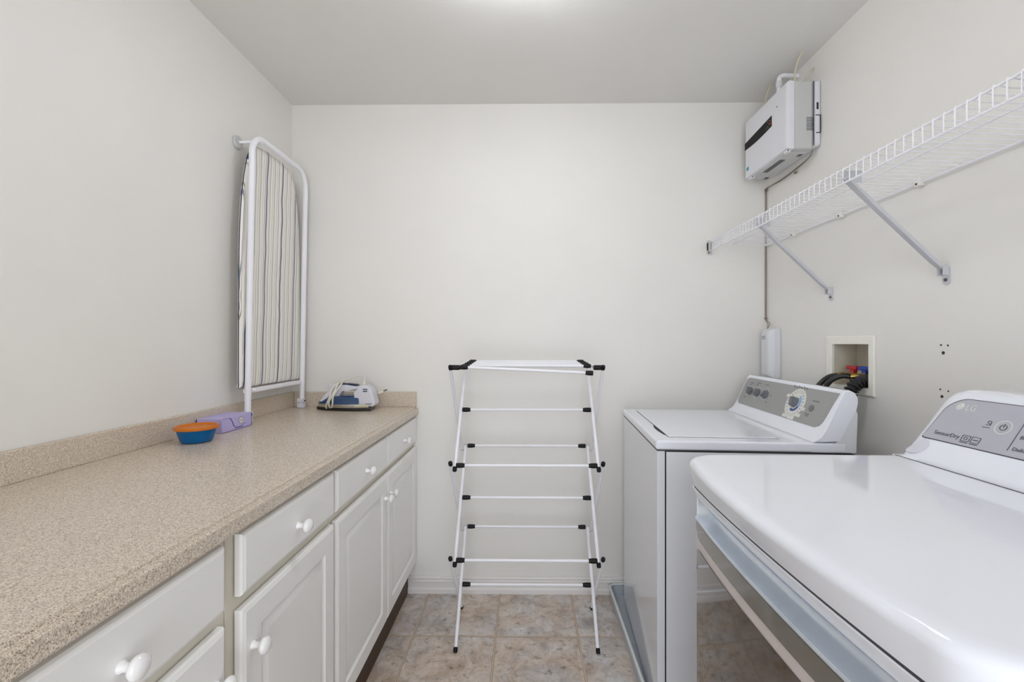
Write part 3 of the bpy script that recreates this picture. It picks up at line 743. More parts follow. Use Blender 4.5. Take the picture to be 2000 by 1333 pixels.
for yy in (uy0 + 0.022, uy1 - 0.040):
    bm = NB(); box(bm, 1.050, 1.066, yy - 0.014, yy + 0.014, uz0 - 0.012, uz0 - 0.001, 0.003, 2); t_ = obj('bottom_tab', bm, M['unit_white'], ug)
    bm = NB(); lathe(bm, [(0, 0), (0.003, 0), (0, 0.001)], (1.054, yy - 0.0145, uz0 - 0.006), (0, -1, 0), 10); obj('screw', bm, M['hole'], t_)
# pipes and cables above the unit
pp = empty('vent_pipe', (1.10, 1.95, uz1), 'short white bent pipe between the white appliance and the right wall', 'pipe')
bm = NB(); tube(bm, catmull([(1.095, 1.95, uz1 - 0.004), (1.095, 1.95, 2.36), (1.097, 1.95, 2.378), (1.110, 1.95, 2.388), (1.13, 1.95, 2.388), (XR - 0.001, 1.95, 2.386)], 5), 0.0095, 12); obj('pipe', bm, M['white_metal'], pp)
bm = NB(); lathe(bm, [(0.0098, 0), (0.0125, 0), (0.0125, 0.026), (0.0098, 0.026)], (1.095, 1.95, 2.335), (0, 0, 1), 16); obj('coupling', bm, M['unit_white'], pp)
bm = NB(); tube(bm, catmull([(1.10, 1.845, uz1 - 0.004), (1.10, 1.845, 2.33), (1.108, 1.838, 2.38), (1.122, 1.832, ZC + 0.002)], 6), 0.0042, 8)
tag(obj('thin_cable', bm, M['cable']), 'cream cable arching from the appliance top up to the ceiling, nearer the camera', 'cable')
bm = NB(); tube(bm, catmull([(1.09, 2.06, uz1 - 0.004), (1.092, 2.06, 2.32), (1.10, 2.052, 2.37), (1.118, 2.05, ZC + 0.002)], 6), 0.0042, 8)
tag(obj('thin_cable', bm, M['cable']), 'cream cable at the far end of the white appliance, running up to the ceiling', 'cable')
bm = NB(); tube(bm, catmull([(1.125, 1.85, uz1 - 0.004), (1.135, 1.85, 2.30), (1.155, 1.85, 2.33), (XR - 0.002, 1.85, 2.36)], 6), 0.0036, 8)
tag(obj('thin_cable', bm, M['cable']), 'short cream cable from the appliance top sideways into the right wall', 'cable')
# signal cable running down the corner
bm = NB()
for o_ in (0.0, 0.0045):
    tube(bm, catmull([(XR - 0.012, 1.835, uz0 + 0.012), (XR - 0.006, 1.87, 2.002), (XR - 0.005, 1.96, 1.992 - o_), (XR - 0.004, 2.08, 1.985 - o_), (XR - 0.004 - o_, YB - 0.010, 1.985), (XR - 0.004 - o_, YB - 0.005, 1.95), (XR - 0.004 - o_, YB - 0.004, 1.70),
                      (XR - 0.004 - o_, YB - 0.004, 1.45), (XR - 0.004 - o_, YB - 0.006, 1.35), (XR - 0.012 - o_ * 2, YB - 0.05, 1.325), (XR - 0.03, 2.145, 1.300)], 5), 0.0014, 6)
tag(obj('signal_cable', bm, M['brown_cable']), 'thin brown twin cable stapled down the back right corner to the small white box', 'cable')
for i, (p, lab) in enumerate((((XR - 0.005, 1.965, 1.974), 'cable clip on the right wall halfway along the appliance bottom'), ((XR - 0.006, YB - 0.010, 1.978), 'cable clip at the corner just below the white appliance'),
                              ((XR - 0.008, YB - 0.008, 1.352), 'cable clip at the corner just above the small white box'))):
    bm = NB(); box(bm, p[0] - 0.005, p[0] + 0.003, p[1] - 0.006, p[1] + 0.006, p[2] - 0.004, p[2] + 0.004, 0.0015, 1)
    tag(obj('cable_clip', bm, M['brown_cable']), lab, 'clip', 'clips along the brown cable')
# small white module in the corner
mb = empty('junction_module', (XR - 0.03, 2.125, 1.062), 'small upright white plastic box on the right wall in the corner', 'electrical box')
bm = NB(); pr = [(XR - 0.001, 0.0), (XR - 0.001, 1.0)]
def mod(x, iy, iz): return [(x, 2.085 + iy, 1.068 + iz), (x, 2.172 - iy, 1.068 + iz), (x, 2.172 - iy, 1.298 - iz), (x, 2.085 + iy, 1.298 - iz)]
loft(bm, [mod(XR - 0.001, 0, 0), mod(XR - 0.030, 0, 0), mod(XR - 0.052, 0.014, 0.012), mod(XR - 0.054, 0.018, 0.016)]); bmesh.ops.bevel(bm, geom=list(bm.edges), offset=0.002, segments=2, affect='EDGES')
md = obj('module_cover', bm, M['unit_white'], mb, angle=25)
bm = NB()
for k in range(3): box(bm, XR - 0.0548, XR - 0.0538, 2.120, 2.148, 1.262 - k * 0.006, 1.2645 - k * 0.006)
obj('vent_lines', bm, M['ink'], md)
bm = NB(); tube(bm, catmull([(XR - 0.02, 2.12, 1.070), (XR - 0.02, 2.12, 1.02), (XR - 0.015, 2.12, 0.90)], 5), 0.0035, 8); obj('lead', bm, M['black_plastic'], mb)

# ------------------------------------------------------------------ washing machine outlet box
ob_ = empty('outlet_box', (XR, 1.644, 1.05), 'recessed white washing machine outlet box with red and blue valves', 'outlet box')
fy0, fy1, fz0, fz1 = 1.524, 1.764, 1.048, 1.257
bm = NB()
def fl(x, i): return [(x, fy0 + i, fz0 + i), (x, fy1 - i, fz0 + i), (x, fy1 - i, fz1 - i), (x, fy0 + i, fz1 - i)]
def il_(x): return [(x, HY0 + 0.002, HZ0 + 0.002), (x, HY1 - 0.002, HZ0 + 0.002), (x, HY1 - 0.002, HZ1 - 0.002), (x, HY0 + 0.002, HZ1 - 0.002)]
loft(bm, [fl(XR - 0.0005, 0), fl(XR - 0.006, 0), fl(XR - 0.008, 0.003), il_(XR - 0.008), il_(XR)], cap0=False, cap1=False); obj('frame', bm, M['box_white'], ob_, angle=25)
bm = NB(); loft(bm, [il_(XR), il_(XR + 0.085)], cap0=False); obj('recess', bm, M['box_inner'], ob_, angle=25)
for (y, mm, nm) in ((1.652, 'red', 'red lever valve'), (1.594, 'blue', 'blue lever valve')):
    bm = NB(); tube(bm, [(XR + 0.018, y, 1.080), (XR + 0.018, y, 1.124)], 0.010, 12); tube(bm, [(XR + 0.018, y, 1.112), (XR - 0.006, y + 0.012, 1.112)], 0.0095, 12); tube(bm, [(XR + 0.018, y, 1.120), (XR + 0.018, y, 1.134)], 0.006, 10)
    tube(bm, [(XR - 0.006, y + 0.012, 1.112), (XR - 0.022, y + 0.020, 1.111)], 0.0118, 12)
    v = obj('valve', bm, M['brass'], ob_, label=nm, angle=50)
    bm = NB(); box(bm, XR + 0.008, XR + 0.028, y - 0.026, y + 0.026, 1.134, 1.148, 0.003, 2); box(bm, XR + 0.010, XR + 0.026, y - 0.011, y + 0.011, 1.122, 1.137, 0.002, 1); obj('lever', bm, M[mm], v)
def hose(pts, r, corr=False, name='inlet_hose', label='', seg=12):
    P = catmull(pts, 10); bm = NB()
    if corr:
        Q, Rr = [], []
        P = catmull(pts, 24); L_ = 0
        for i, p in enumerate(P):
            if i: L_ += (p - P[i-1]).length
            Q.append(p); Rr.append(r * (1 + 0.20 * math.sin(2 * math.pi * L_ / 0.0135)))
        tube(bm, Q, r, 16, radii=Rr)
    else: tube(bm, P, r, seg)
    return tag(obj(name, bm, M['rubber'], angle=70), label, 'hose')
hose([(XR - 0.024, 1.671, 1.111), (XR - 0.045, 1.685, 1.106), (XR - 0.072, 1.690, 1.085), (XR - 0.095, 1.70, 1.045), (XR - 0.105, 1.70, 0.98), (XR - 0.10, 1.70, 0.85)], 0.0092, label='upper black inlet hose from the red valve, arching behind the washing machine')
hose([(XR - 0.024, 1.609, 1.111), (XR - 0.048, 1.622, 1.112), (XR - 0.075, 1.64, 1.092), (XR - 0.090, 1.655, 1.050), (XR - 0.093, 1.66, 0.98), (XR - 0.09, 1.66, 0.85)], 0.0092, label='lower black inlet hose from the blue valve, arching behind the washing machine')
hose([(XR + 0.045, 1.574, 1.080), (XR + 0.025, 1.574, 1.096), (XR - 0.010, 1.574, 1.098), (XR - 0.042, 1.572, 1.076), (XR - 0.060, 1.575, 1.03), (XR - 0.070, 1.600, 0.97), (XR - 0.075, 1.62, 0.86)], 0.0195, True, 'drain_hose', 'ribbed black drain hose coming out of the white outlet box')

# ------------------------------------------------------------------ leftover screw holes in the right wall
for (y, z, r_, lab) in ((1.287, 1.225, 0.0028, 'small dark screw hole, upper left of the upper cluster on right wall'), (1.266, 1.224, 0.0028, 'small dark screw hole, upper right of the upper cluster on right wall'),
                        (1.280, 1.203, 0.0050, 'larger wall plug hole at the bottom of the upper cluster'), (1.289, 1.099, 0.0025, 'small dark screw hole, left of the lower cluster on right wall'),
                        (1.265, 1.096, 0.0025, 'small dark screw hole, right of the lower cluster on right wall'), (1.284, 1.079, 0.0046, 'larger wall plug hole just above the dryer console')):
    bm = NB(); lathe(bm, [(0, -0.0002), (r_, -0.0002), (r_ * 0.9, 0.0008), (0, 0.0004)], (XR, y, z), (-1, 0, 0), 12)
    tag(obj('screw_hole', bm, M['hole']), lab, 'screw hole', 'screw holes in the right wall')

# ------------------------------------------------------------------ drain pan
pan = empty('drain_pan', (0.78, 1.785, 0), 'shallow grey drain pan on the floor under the washing machine', 'drain pan')
px_0, px_1, py_0, py_1 = 0.400, 1.155, 1.385, 2.190
def pl2(z, o_): return [(a, b, z) for a, b in rrect(px_1 - px_0 + 2*o_, py_1 - py_0 + 2*o_, 0.035 + o_, 6, (px_0 + px_1) / 2, (py_0 + py_1) / 2)]
bm = NB(); loft(bm, [pl2(0.0005, -0.006), pl2(0.052, -0.001), pl2(0.050, -0.009), pl2(0.006, -0.016), pl2(0.005, -0.020)]); obj('basin', bm, M['pan'], pan)
bm = NB(); n = 1
path = [Vector(p) for p in pl2(0.0565, -0.005)]
tube(bm, path, 0.0062, 8, closed=True); obj('rim', bm, M['pan_rim'], pan, angle=60)

# ------------------------------------------------------------------ washing machine (local frame: x depth, y width, z up)
WD, WW, WZ = 0.600, 0.688, 0.922
wm = empty('washing_machine', (0.413, 1.423, 0), 'white top-loading washing machine with grey control panel, in the far right corner', 'washing machine', rz=R(-3.6))
def wobj(n, b, m, p=None, **k): return obj(n, b, m, p or wm, local=True, **k)
bm = NB(); box(bm, 0.004, WD, 0.004, WW - 0.004, 0.030, 0.889, 0.004, 2); cab = wobj('cabinet_body', bm, M['washer_side'])
for x in (0.06, WD - 0.06):
    for y in (0.06, WW - 0.06):
        bm = NB(); lathe(bm, [(0, 0.006), (0.022, 0.006), (0.020, 0.016), (0.012, 0.020), (0.012, 0.031), (0, 0.031)], (x, y, 0), (0, 0, 1), 16); wobj('foot', bm, M['black_plastic'])
bm = NB(); box(bm, 0.0275, 0.0310, 0.0015, 0.006, 0.035, 0.887); box(bm, 0.0275, WD - 0.002, 0.0015, 0.006, 0.8865, 0.8885); wobj('panel_gap', bm, M['shadow_gap'], cab)
bm = NB(); box(bm, 0.0312, WD - 0.003, 0.0008, 0.006, 0.034, 0.8862, 0.0006, 1); wobj('side_panel', bm, M['washer_side'], cab)
# top cover (bevelled) with lid; rear rises to the console
bm = NB(); box(bm, 0.0, 0.575, 0.0, WW, 0.892, WZ, 0.007, 3); tp = wobj('top_cover', bm, M['enamel'])
bm = NB(); box(bm, 0.003, WD - 0.01, 0.003, WW - 0.003, 0.8885, 0.893); wobj('cover_gap', bm, M['dark_line'], tp)
lx0, lx1, ly0, ly1 = 0.052, 0.400, 0.056, WW - 0.056
bm = NB()
loft(bm, [[(a, b, z) for a, b in rrect(lx1 - lx0 - 2*i, ly1 - ly0 - 2*i, 0.02, 5, (lx0 + lx1) / 2, (ly0 + ly1) / 2)] for z, i in ((WZ - 0.004, 0), (WZ + 0.0022, 0.0), (WZ + 0.0032, 0.003), (WZ + 0.0026, 0.010))])
lid = wobj('lid', bm, M['enamel'], tp)
bm = NB(); 
for (a, b, c, d) in ((lx0 - 0.0022, lx0, ly0, ly1), (lx0, lx1, ly0 - 0.0022, ly0), (lx0, lx1, ly1, ly1 + 0.0022)): box(bm, a, b, c, d, WZ - 0.001, WZ + 0.0004)
wobj('lid_gap', bm, M['ink'], tp)
bm = NB(); hp = catmull([(lx0 - 0.004, ly0 + 0.035, 0), (lx0 - 0.010, ly0 + 0.10, 0), (lx0 - 0.010, ly0 + 0.16, 0), (lx0 - 0.002, ly0 + 0.215, 0)], 5)
loft(bm, [[(p.x - 0.001, p.y, z) for p in hp] + [(lx0 + 0.001, hp[-1].y, z), (lx0 + 0.001, hp[0].y, z)] for z in (WZ - 0.001, WZ + 0.0009)]); wobj('finger_recess', bm, M['shadow_gap'], tp)
# side skirt behind the top cover
bm = NB(); sk = [(0.470, 0.893), (0.485, 0.908), (0.520, 0.914), (0.545, 0.924), (0.600, 1.030), (0.606, 1.010), (0.602, 0.893)]
prism(bm, sk, lambda p: (p[0], 0.0012, p[1]), lambda p: (p[0], WW - 0.0012, p[1])); wobj('rear_skirt', bm, M['washer_side'])
# console: closed profile swept across the width, curved front
cp = [(0.478, 0.9225), (0.492, 0.932), (0.500, 0.941), (0.512, 0.960), (0.530, 0.998), (0.548, 1.040), (0.566, 1.078), (0.572, 1.085), (0.584, 1.086), (0.600, 1.078), (0.607, 1.066), (0.608, 1.050), (0.604, 1.030), (0.560, 0.940), (0.552, 0.926), (0.536, 0.924), (0.520, 0.9235)]
bm = NB(); loops = []
for y, s in ((0.0, 0.955), (0.003, 0.985), (0.010, 1.0), (WW - 0.010, 1.0), (WW - 0.003, 0.985), (WW, 0.955)):
    cx, cz = 0.560, 0.990
    loops.append([(cx + (p[0] - cx) * s, y, cz + (p[1] - cz) * s) for p in cp])
loft(bm, loops); con = wobj('console', bm, M['enamel'], angle=40)
# grey control panel follows the curved face
fc_ = [(0.5105, 0.958), (0.530, 0.998), (0.548, 1.040), (0.566, 1.079)]
FP = catmull([(a, 0, b) for a, b in fc_], 8)
Ls = [0]
for a, b in zip(FP, FP[1:]): Ls.append(Ls[-1] + (b - a).length)
PH = Ls[-1]
def face(y, s, d=0.0):
    """point on the console face: y across, s up along the face in metres, d proud"""
    s = max(0, min(PH, s)); i = 0
    while i < len(Ls) - 2 and Ls[i+1] < s: i += 1
    t = (s - Ls[i]) / (Ls[i+1] - Ls[i]); p = FP[i].lerp(FP[i+1], t); tg = (FP[i+1] - FP[i]).normalized()
    return (p.x - tg.z * (d + 0.0006), y, p.z + tg.x * (d + 0.0006))
out = []
def pan_outline():
    y0, y1, s0, s1 = 0.036, WW - 0.014, 0.002, PH - 0.006; o = []
    r1, r2 = 0.028, 0.020
    for (cy, cs, r_, a0) in ((y1 - r2, s1 - r2, r2, 0), (y0 + r2 + 0.0, s1 - 0.012, 0.012, 90), (y0 + r1, s0 + r1, r1, 180), (y1 - r1, s0 + r1, r1, 270)):
        for k in range(7):
            a = R(a0 + 15 * k); o.append((cy + r_ * math.cos(a), cs + r_ * math.sin(a)))
    return o
# build as strips so the panel follows the curve
bm = NB(); po = pan_outline(); ny = 2
ss = [0.002 + (PH - 0.008) * k / 14 for k in range(15)]
def yr(s):
    y0, y1 = 0.036, WW - 0.014
    dy0 = 0; dy1 = 0
    if s < 0.030: q = 0.028 - math.sqrt(max(0, 0.028**2 - (0.030 - s)**2)); dy0 += q; dy1 += q
    if s > PH - 0.026: q = 0.020 - math.sqrt(max(0, 0.020**2 - (s - PH + 0.026)**2)); dy1 += q
    dy0 += -0.022 * (s / PH)      # the panel widens a little towards the top near end
    return y0 + dy0 + 0.0, y1 - dy1
L1 = [[face(yr(s)[0], s, 0.0012), face(yr(s)[1], s, 0.0012), face(yr(s)[1], s, -0.0006), face(yr(s)[0], s, -0.0006)] for s in ss]
loft(bm, L1); cpn = wobj('control_panel', bm, M['panel_grey'], con, angle=40)
def disc_on_face(bm, y, s, ry, rs, d0, d1, n=32, hole=0):
    o = [(y + ry * math.cos(2*math.pi*k/n), s + rs * math.sin(2*math.pi*k/n)) for k in range(n)]
    loft(bm, [[face(a, b, d0) for a, b in o], [face(a, b, d1) for a, b in o]])
def ring_on_face(bm, y, s, r0, r1, d, n=40, a0=0, a1=360):
    st = []
    for k in range(n + 1):
        a = R(a0 + (a1 - a0) * k / n)
        st.append([face(y + r0*math.cos(a), s + r0*math.sin(a), 0.001), face(y + r0*math.cos(a), s + r0*math.sin(a), d), face(y + r1*math.cos(a), s + r1*math.sin(a), d), face(y + r1*math.cos(a), s + r1*math.sin(a), 0.001)])
    loft(bm, st)
MY, MS = 0.222, 0.064      # main dial
bm = NB(); disc_on_face(bm, MY, MS, 0.058, 0.055, 0.0005, 0.0020, 40)
for (dy, ds, hw, hh) in ((-0.058, -0.014, 0.013, 0.006), (-0.046, -0.040, 0.016, 0.006), (-0.012, -0.055, 0.020, 0.006), (0.028, -0.053, 0.016, 0.006), (0.057, 0.022, 0.016, 0.006), (-0.012, 0.0, 0.01, 0.01)):
    q = [(MY + dy - hw, MS + ds - hh), (MY + dy + hw, MS + ds - hh), (MY + dy + hw, MS + ds + hh), (MY + dy - hw, MS + ds + hh)]
    loft(bm, [[face(a, b, 0.0005) for a, b in q], [face(a, b, 0.0020) for a, b in q]])
dl = wobj('dial_plate', bm, M['light_ink'], cpn)
bm = NB(); ring_on_face(bm, MY, MS, 0.023, 0.032, 0.0028, 24, 200, 300); wobj('dark_blue_scale', bm, M['blue_ink'], dl)
bm = NB(); ring_on_face(bm, MY, MS, 0.023, 0.036, 0.0026, 24, 120, 198); wobj('pale_blue_scale', bm, M['pale_blue'], dl)
bm = NB()
for k in range(22):
    a = R(k * 360 / 22 + 5); r0, r1 = 0.041, 0.050
    ya, sa, yb, sb_ = MY + r0*math.cos(a), MS + r0*math.sin(a), MY + r1*math.cos(a), MS + r1*math.sin(a)
    w_ = 0.0009; q = [(ya, sa - w_), (yb, sb_ - w_), (yb, sb_ + w_), (ya, sa + w_)]
    loft(bm, [[face(p, r, 0.0015) for p, r in q], [face(p, r, 0.0026) for p, r in q]])
wobj('scale_ticks', bm, M['ink'], dl)
def face_frame(y, s):
    p = Vector(face(y, s)); up = (Vector(face(y, s + 0.003)) - Vector(face(y, s - 0.003))).normalized(); n_ = Vector((-up.z, 0, up.x)); return p, n_, up
def knob_on(y, s, r, h, parent, ring=True, tilt=0, m='knob_grey'):
    p, n_, up = face_frame(y, s); bm = NB()
    lathe(bm, [(0, 0.001), (r, 0.001), (r, 0.004), (r * 0.93, h * 0.55), (0, h * 0.6)], p, n_, 28)
    side = n_.cross(up).normalized(); c, s_ = math.cos(tilt), math.sin(tilt); u = up * c + side * s_; v = side * c - up * s_
    def rr(d, w, l): return [p + n_*d + u*l + v*w, p + n_*d + u*l - v*w, p + n_*d - u*l - v*w, p + n_*d - u*l + v*w]
    loft(bm, [rr(h * 0.4, r * 0.34, r * 0.92), rr(h * 0.8, r * 0.28, r * 0.86), rr(h, r * 0.20, r * 0.75)])
    k = wobj('knob', bm, M[m], parent, angle=40)
    if ring:
        bm = NB(); ring_on_face(bm, y, s, r + 0.0060, r + 0.0090, 0.0034, 32); wobj('knob_ring', bm, M['chrome'], k)
    return k
knob_on(MY, MS + 0.002, 0.019, 0.024, cpn, ring=False, tilt=0.4)
for y_, t_ in ((0.590, 0.5), (0.520, -0.5), (0.448, -0.7)): knob_on(y_, 0.068, 0.0165, 0.020, cpn, tilt=t_)
p, n_, up = face_frame(0.118, 0.060); bm = NB(); lathe(bm, [(0, 0), (0.011, 0), (0.012, 0.003), (0.010, 0.005), (0, 0.005)], p, n_, 24); wobj('start_button', bm, M['knob_grey'], cpn)
bm = NB()
random.seed(3)
def dash(y, s, w, h=0.0012):
    q = [(y - w, s - h), (y + w, s - h), (y + w, s + h), (y - w, s + h)]; loft(bm, [[face(a, b, 0.0008) for a, b in q], [face(a, b, 0.0019) for a, b in q]])
for (y, s, w) in ((0.605, 0.106, 0.015), (0.545, 0.110, 0.018), (0.470, 0.109, 0.013), (0.610, 0.098, 0.009), (0.553, 0.101, 0.009), (0.625, 0.038, 0.008), (0.420, 0.038, 0.005), (0.408, 0.068, 0.005), (0.640, 0.066, 0.004),
                  (0.110, 0.086, 0.018), (0.130, 0.037, 0.014), (0.126, 0.031, 0.008)): dash(y, s, w)
for k in range(6): dash(0.275 - k * 0.016, 0.128 - (k % 2) * 0.004, 0.003, 0.0009); dash(0.270 - k * 0.016, 0.122, 0.0012, 0.0030)
wobj('panel_markings', bm, M['ink'], cpn)

# ------------------------------------------------------------------ dryer
DX0, DXB, DY0, DY1, DZT = 0.0, 1.085, 0.350, 1.043, 0.975
dr = empty('clothes_dryer', (0.74, 0.697, 0), 'white clothes dryer with smoked glass door and silver handle, nearest on the right', 'clothes dryer')
yc_, hw_ = (DY0 + DY1) / 2, (DY1 - DY0) / 2
def xf(y, base=0.337, bow=0.036): return base + bow * abs((y - yc_) / hw_) ** 2.2
def outline(base, bow, ins_f=0, ins_s=0, rad=0.06, back=0.87, nf=28):
    """plan outline: bowed front with rounded front corners"""
    y0, y1 = DY0 + ins_s, DY1 - ins_s; o = []
    b = base + ins_f
    def X(y): return xf(y, b, bow)
    # far corner arc (from side to front)
    r = rad
    cxf = X(y1 - r) + r; 
    o.append((back, y1))
    for k in range(9):
        a = R(90 + 90 * k / 8); o.append((X(y1 - r) + r + r * math.cos(a), y1 - r + r * math.sin(a)))
    for k in range(1, nf):
        y = lerp(y1 - r, y0 + r, k / nf); o.append((X(y), y))
    for k in range(9):
        a = R(180 + 90 * k / 8); o.append((X(y0 + r) + r + r * math.cos(a), y0 + r + r * math.sin(a)))
    o.append((back, y0)); return o
LT_ = []
for z, inf, ins, rad in ((0.9160, 0.034, 0.010, 0.055), (0.9160, 0.0235, 0.006, 0.058), (0.9175, 0.0215, 0.005, 0.058), (0.956, 0.0020, 0.0005, 0.060), (0.963, 0.0, 0.0, 0.060), (0.969, 0.003, 0.002, 0.060),
                         (0.9732, 0.009, 0.007, 0.060), (0.975, 0.018, 0.013, 0.060), (0.9751, 0.030, 0.022, 0.060), (0.9751, 0.060, 0.050, 0.060)):
    k_ = min(1, max(0, (0.963 - z) / 0.046))       # the lower edge bows less than the upper one, so the far corner stays upright
    LT_.append([(x, y, z) for x, y in outline(0.337, 0.036 - 0.020 * k_, inf, ins if z > 0.95 else ins * 0.3, rad)])
bm = NB(); loft(bm, LT_); dtop = obj('top_panel', bm, M['enamel'], dr, angle=50)
# body: white carcass standing back behind the door
bm = NB(); loft(bm, [[(x, y, z) for x, y in outline(0.402, 0.010, 0, 0.006, 0.03, DXB)] for z in (0.02, 0.9120)]); body = obj('cabinet_body', bm, M['washer_side'], dr, angle=40)
bm = NB(); loft(bm, [[(x, y, z) for x, y in outline(0.362, 0.014, 0.0, 0.004, 0.056, 0.8)] for z in (0.910, 0.9162)]); obj('top_gap', bm, M['dark_line'], dr)
def dxf(y): return 0.368 + 0.019 * abs((y - yc_) / hw_) ** 2.2
def sweep_y(bm, prof_fn, y0, y1, n=40):
    """prof_fn(y) -> closed list of (x, z)"""
    loft(bm, [[(x, lerp(y0, y1, k / n), z) for x, z in prof_fn(lerp(y0, y1, k / n))] for k in range(n + 1)])
# header band above the handle
bm = NB(); loft(bm, [[(x, y, z) for x, y in outline(b_, w_, 0, s_, 0.05, 0.5)] for z, b_, w_, s_ in ((0.886, 0.373, 0.013, 0.003), (0.8875, 0.3705, 0.013, 0.002), (0.9105, 0.3600, 0.015, 0.002), (0.912, 0.361, 0.015, 0.003))]); obj('front_header', bm, M['enamel'], dr, angle=40)
door = None
YD0, YD1 = DY0 + 0.038, DY1 - 0.038
HZU, HZL = 0.886, 0.845
def side_fade(y, w=0.045):
    e = min(y - YD0, YD1 - y) / w
    return math.sqrt(max(0.0, 1 - (1 - min(1, e)) ** 2))
# silver scoop handle
def scoop(y):
    x = dxf(y); f = side_fade(y); dpt = 0.030 * f + 0.001
    zu = lerp(HZL + 0.028, HZU, 0.3 + 0.7 * f)
    pts_ = [(x + 0.0005, HZU)]
    for k in range(9):
        a = R(180 * k / 8); pts_.append((x + dpt * math.sin(a) + 0.0005, (HZU + HZL) / 2 + (HZU - HZL) / 2 * math.cos(a)))
    pts_ += [(x - 0.003, HZL), (x - 0.0045, HZL - 0.002), (x - 0.0045, HZL - 0.006), (x - 0.002, HZL - 0.008), (x + 0.040, HZL - 0.008), (x + 0.040, HZU)]
    return pts_
bm = NB(); sweep_y(bm, scoop, YD0, YD1, 60)
door_b = NB()
# door back slab
loft(door_b, [[(x, y, z) for x, y in outline(0.374, 0.019, 0, 0.006, 0.060, 0.46)] for z in (0.18, HZL - 0.0085)]); door = obj('door', door_b, M['stripe'], dr, angle=40)
obj('scoop_handle', bm, M['silver'], door, angle=50)
for (a, b) in ((YD1, DY1 - 0.004), (DY0 + 0.004, YD0)):
    bm = NB()
    def cheek(y): 
        t = (y - (DY1 - 0.004 if a == YD1 else DY0 + 0.004)); x = dxf(min(max(y, YD0), YD1)) + 0.026 * (1 - abs(t) / 0.034) ** 2
        return [(x, HZL - 0.009), (x, HZU), (x + 0.05, HZU), (x + 0.05, HZL - 0.009)]
    sweep_y(bm, cheek, a, b, 6); obj('handle_end', bm, M['enamel'], door, angle=40)
def plate(zf0, zf1, off, th, y0, y1, m, name, parent, n=44):
    bm = NB(); loft(bm, [[(dxf(lerp(y0, y1, k/n)) - off, lerp(y0, y1, k/n), zf0(lerp(y0, y1, k/n))), (dxf(lerp(y0, y1, k/n)) - off, lerp(y0, y1, k/n), zf1(lerp(y0, y1, k/n))),
                          (dxf(lerp(y0, y1, k/n)) - off + th, lerp(y0, y1, k/n), zf1(lerp(y0, y1, k/n))), (dxf(lerp(y0, y1, k/n)) - off + th, lerp(y0, y1, k/n), zf0(lerp(y0, y1, k/n)))] for k in range(n + 1)])
    return obj(name, bm, M[m], parent, angle=40)
def rnd(z0, z1, y0, y1, r, top):
    """rounded ends of a plate"""
    def f(y):
        e = min(y - y0, y1 - y); d = 0 if e > r else r - math.sqrt(max(0, r*r - (r - e)**2))
        return z1 - d if top else z0 + d
    return f
yA, yB = YD0 + 0.001, YD1 - 0.001
plate(lambda y: 0.2, lambda y: HZL - 0.0085, 0.0008, 0.012, YD0 - 0.003, YD1 + 0.003, 'stripe', 'door_frame', door)
plate(rnd(0.800, 0, yA, yB, 0.022, False), lambda y: HZL - 0.0088, 0.0030, 0.004, yA, yB, 'glass_band', 'upper_glass', door)
plate(rnd(0.22, 0, yA - 0.0, yB - 0.006, 0.03, False), rnd(0, 0.777, yA, yB - 0.006, 0.004, True), 0.0030, 0.004, yA, yB - 0.006, 'dark_glass', 'smoked_glass', door)
for x in (0.46, 1.02):
    for y in (DY0 + 0.07, DY1 - 0.07):
        bm = NB(); lathe(bm, [(0, 0), (0.024, 0), (0.022, 0.010), (0.012, 0.014), (0.012, 0.022), (0, 0.022)], (x, y, 0), (0, 0, 1), 16); obj('foot', bm, M['black_plastic'], dr)
# rear part of the top under the console
# console, lofted across the width with a rounded far shoulder
cprof = [(0.845, 0.9755), (0.856, 0.985), (0.866, 1.000), (0.878, 1.018), (0.910, 1.066), (0.942, 1.115), (0.950, 1.124), (0.962, 1.129), (0.980, 1.130), (1.060, 1.130), (1.080, 1.115), (1.085, 1.08), (1.085, 0.93), (0.845, 0.93)]
def con_loop(y, s, sh=0.0):
    cx, cz = 1.03, 0.93
    return [(cx + (p[0] - cx) * (s if p[0] < cx else 1), y, cz + (p[1] - cz) * (s if p[1] > 0.976 else 1)) for p in cprof]
bm = NB(); LL = []
def shoulder(t): return math.sqrt(max(0, 1 - (1 - t) ** 2))
for k in range(11):
    t = k / 10; y = DY1 - 0.001 - 0.070 * t
    LL.append((y, t))
def cl2(y, t):
    # near the ends the console flares down in a concave sweep to the top panel
    top = lerp(0.70, 1.0, shoulder(t)) ; o = []
    for (x, z) in cprof:
        zz = 0.93 + (z - 0.93) * (top if z > 0.976 else 1); xx = x + (0 if z < 0.976 else 0.0)
        if z > 0.976 and x < 1.0: xx = x + (1 - shoulder(t)) * 0.012
        o.append((xx, y, max(zz, 0.9755) if z > 0.976 else z))
    return o
LLs = [cl2(y, t) for y, t in LL] + [cl2(lerp(DY1 - 0.071, DY0 + 0.071, k / 10), 1) for k in range(1, 10)] + [cl2(DY0 + DY1 - y, t) for y, t in reversed(LL)]
loft(bm, LLs); dcon = obj('console', bm, M['enamel'], dr, angle=50)
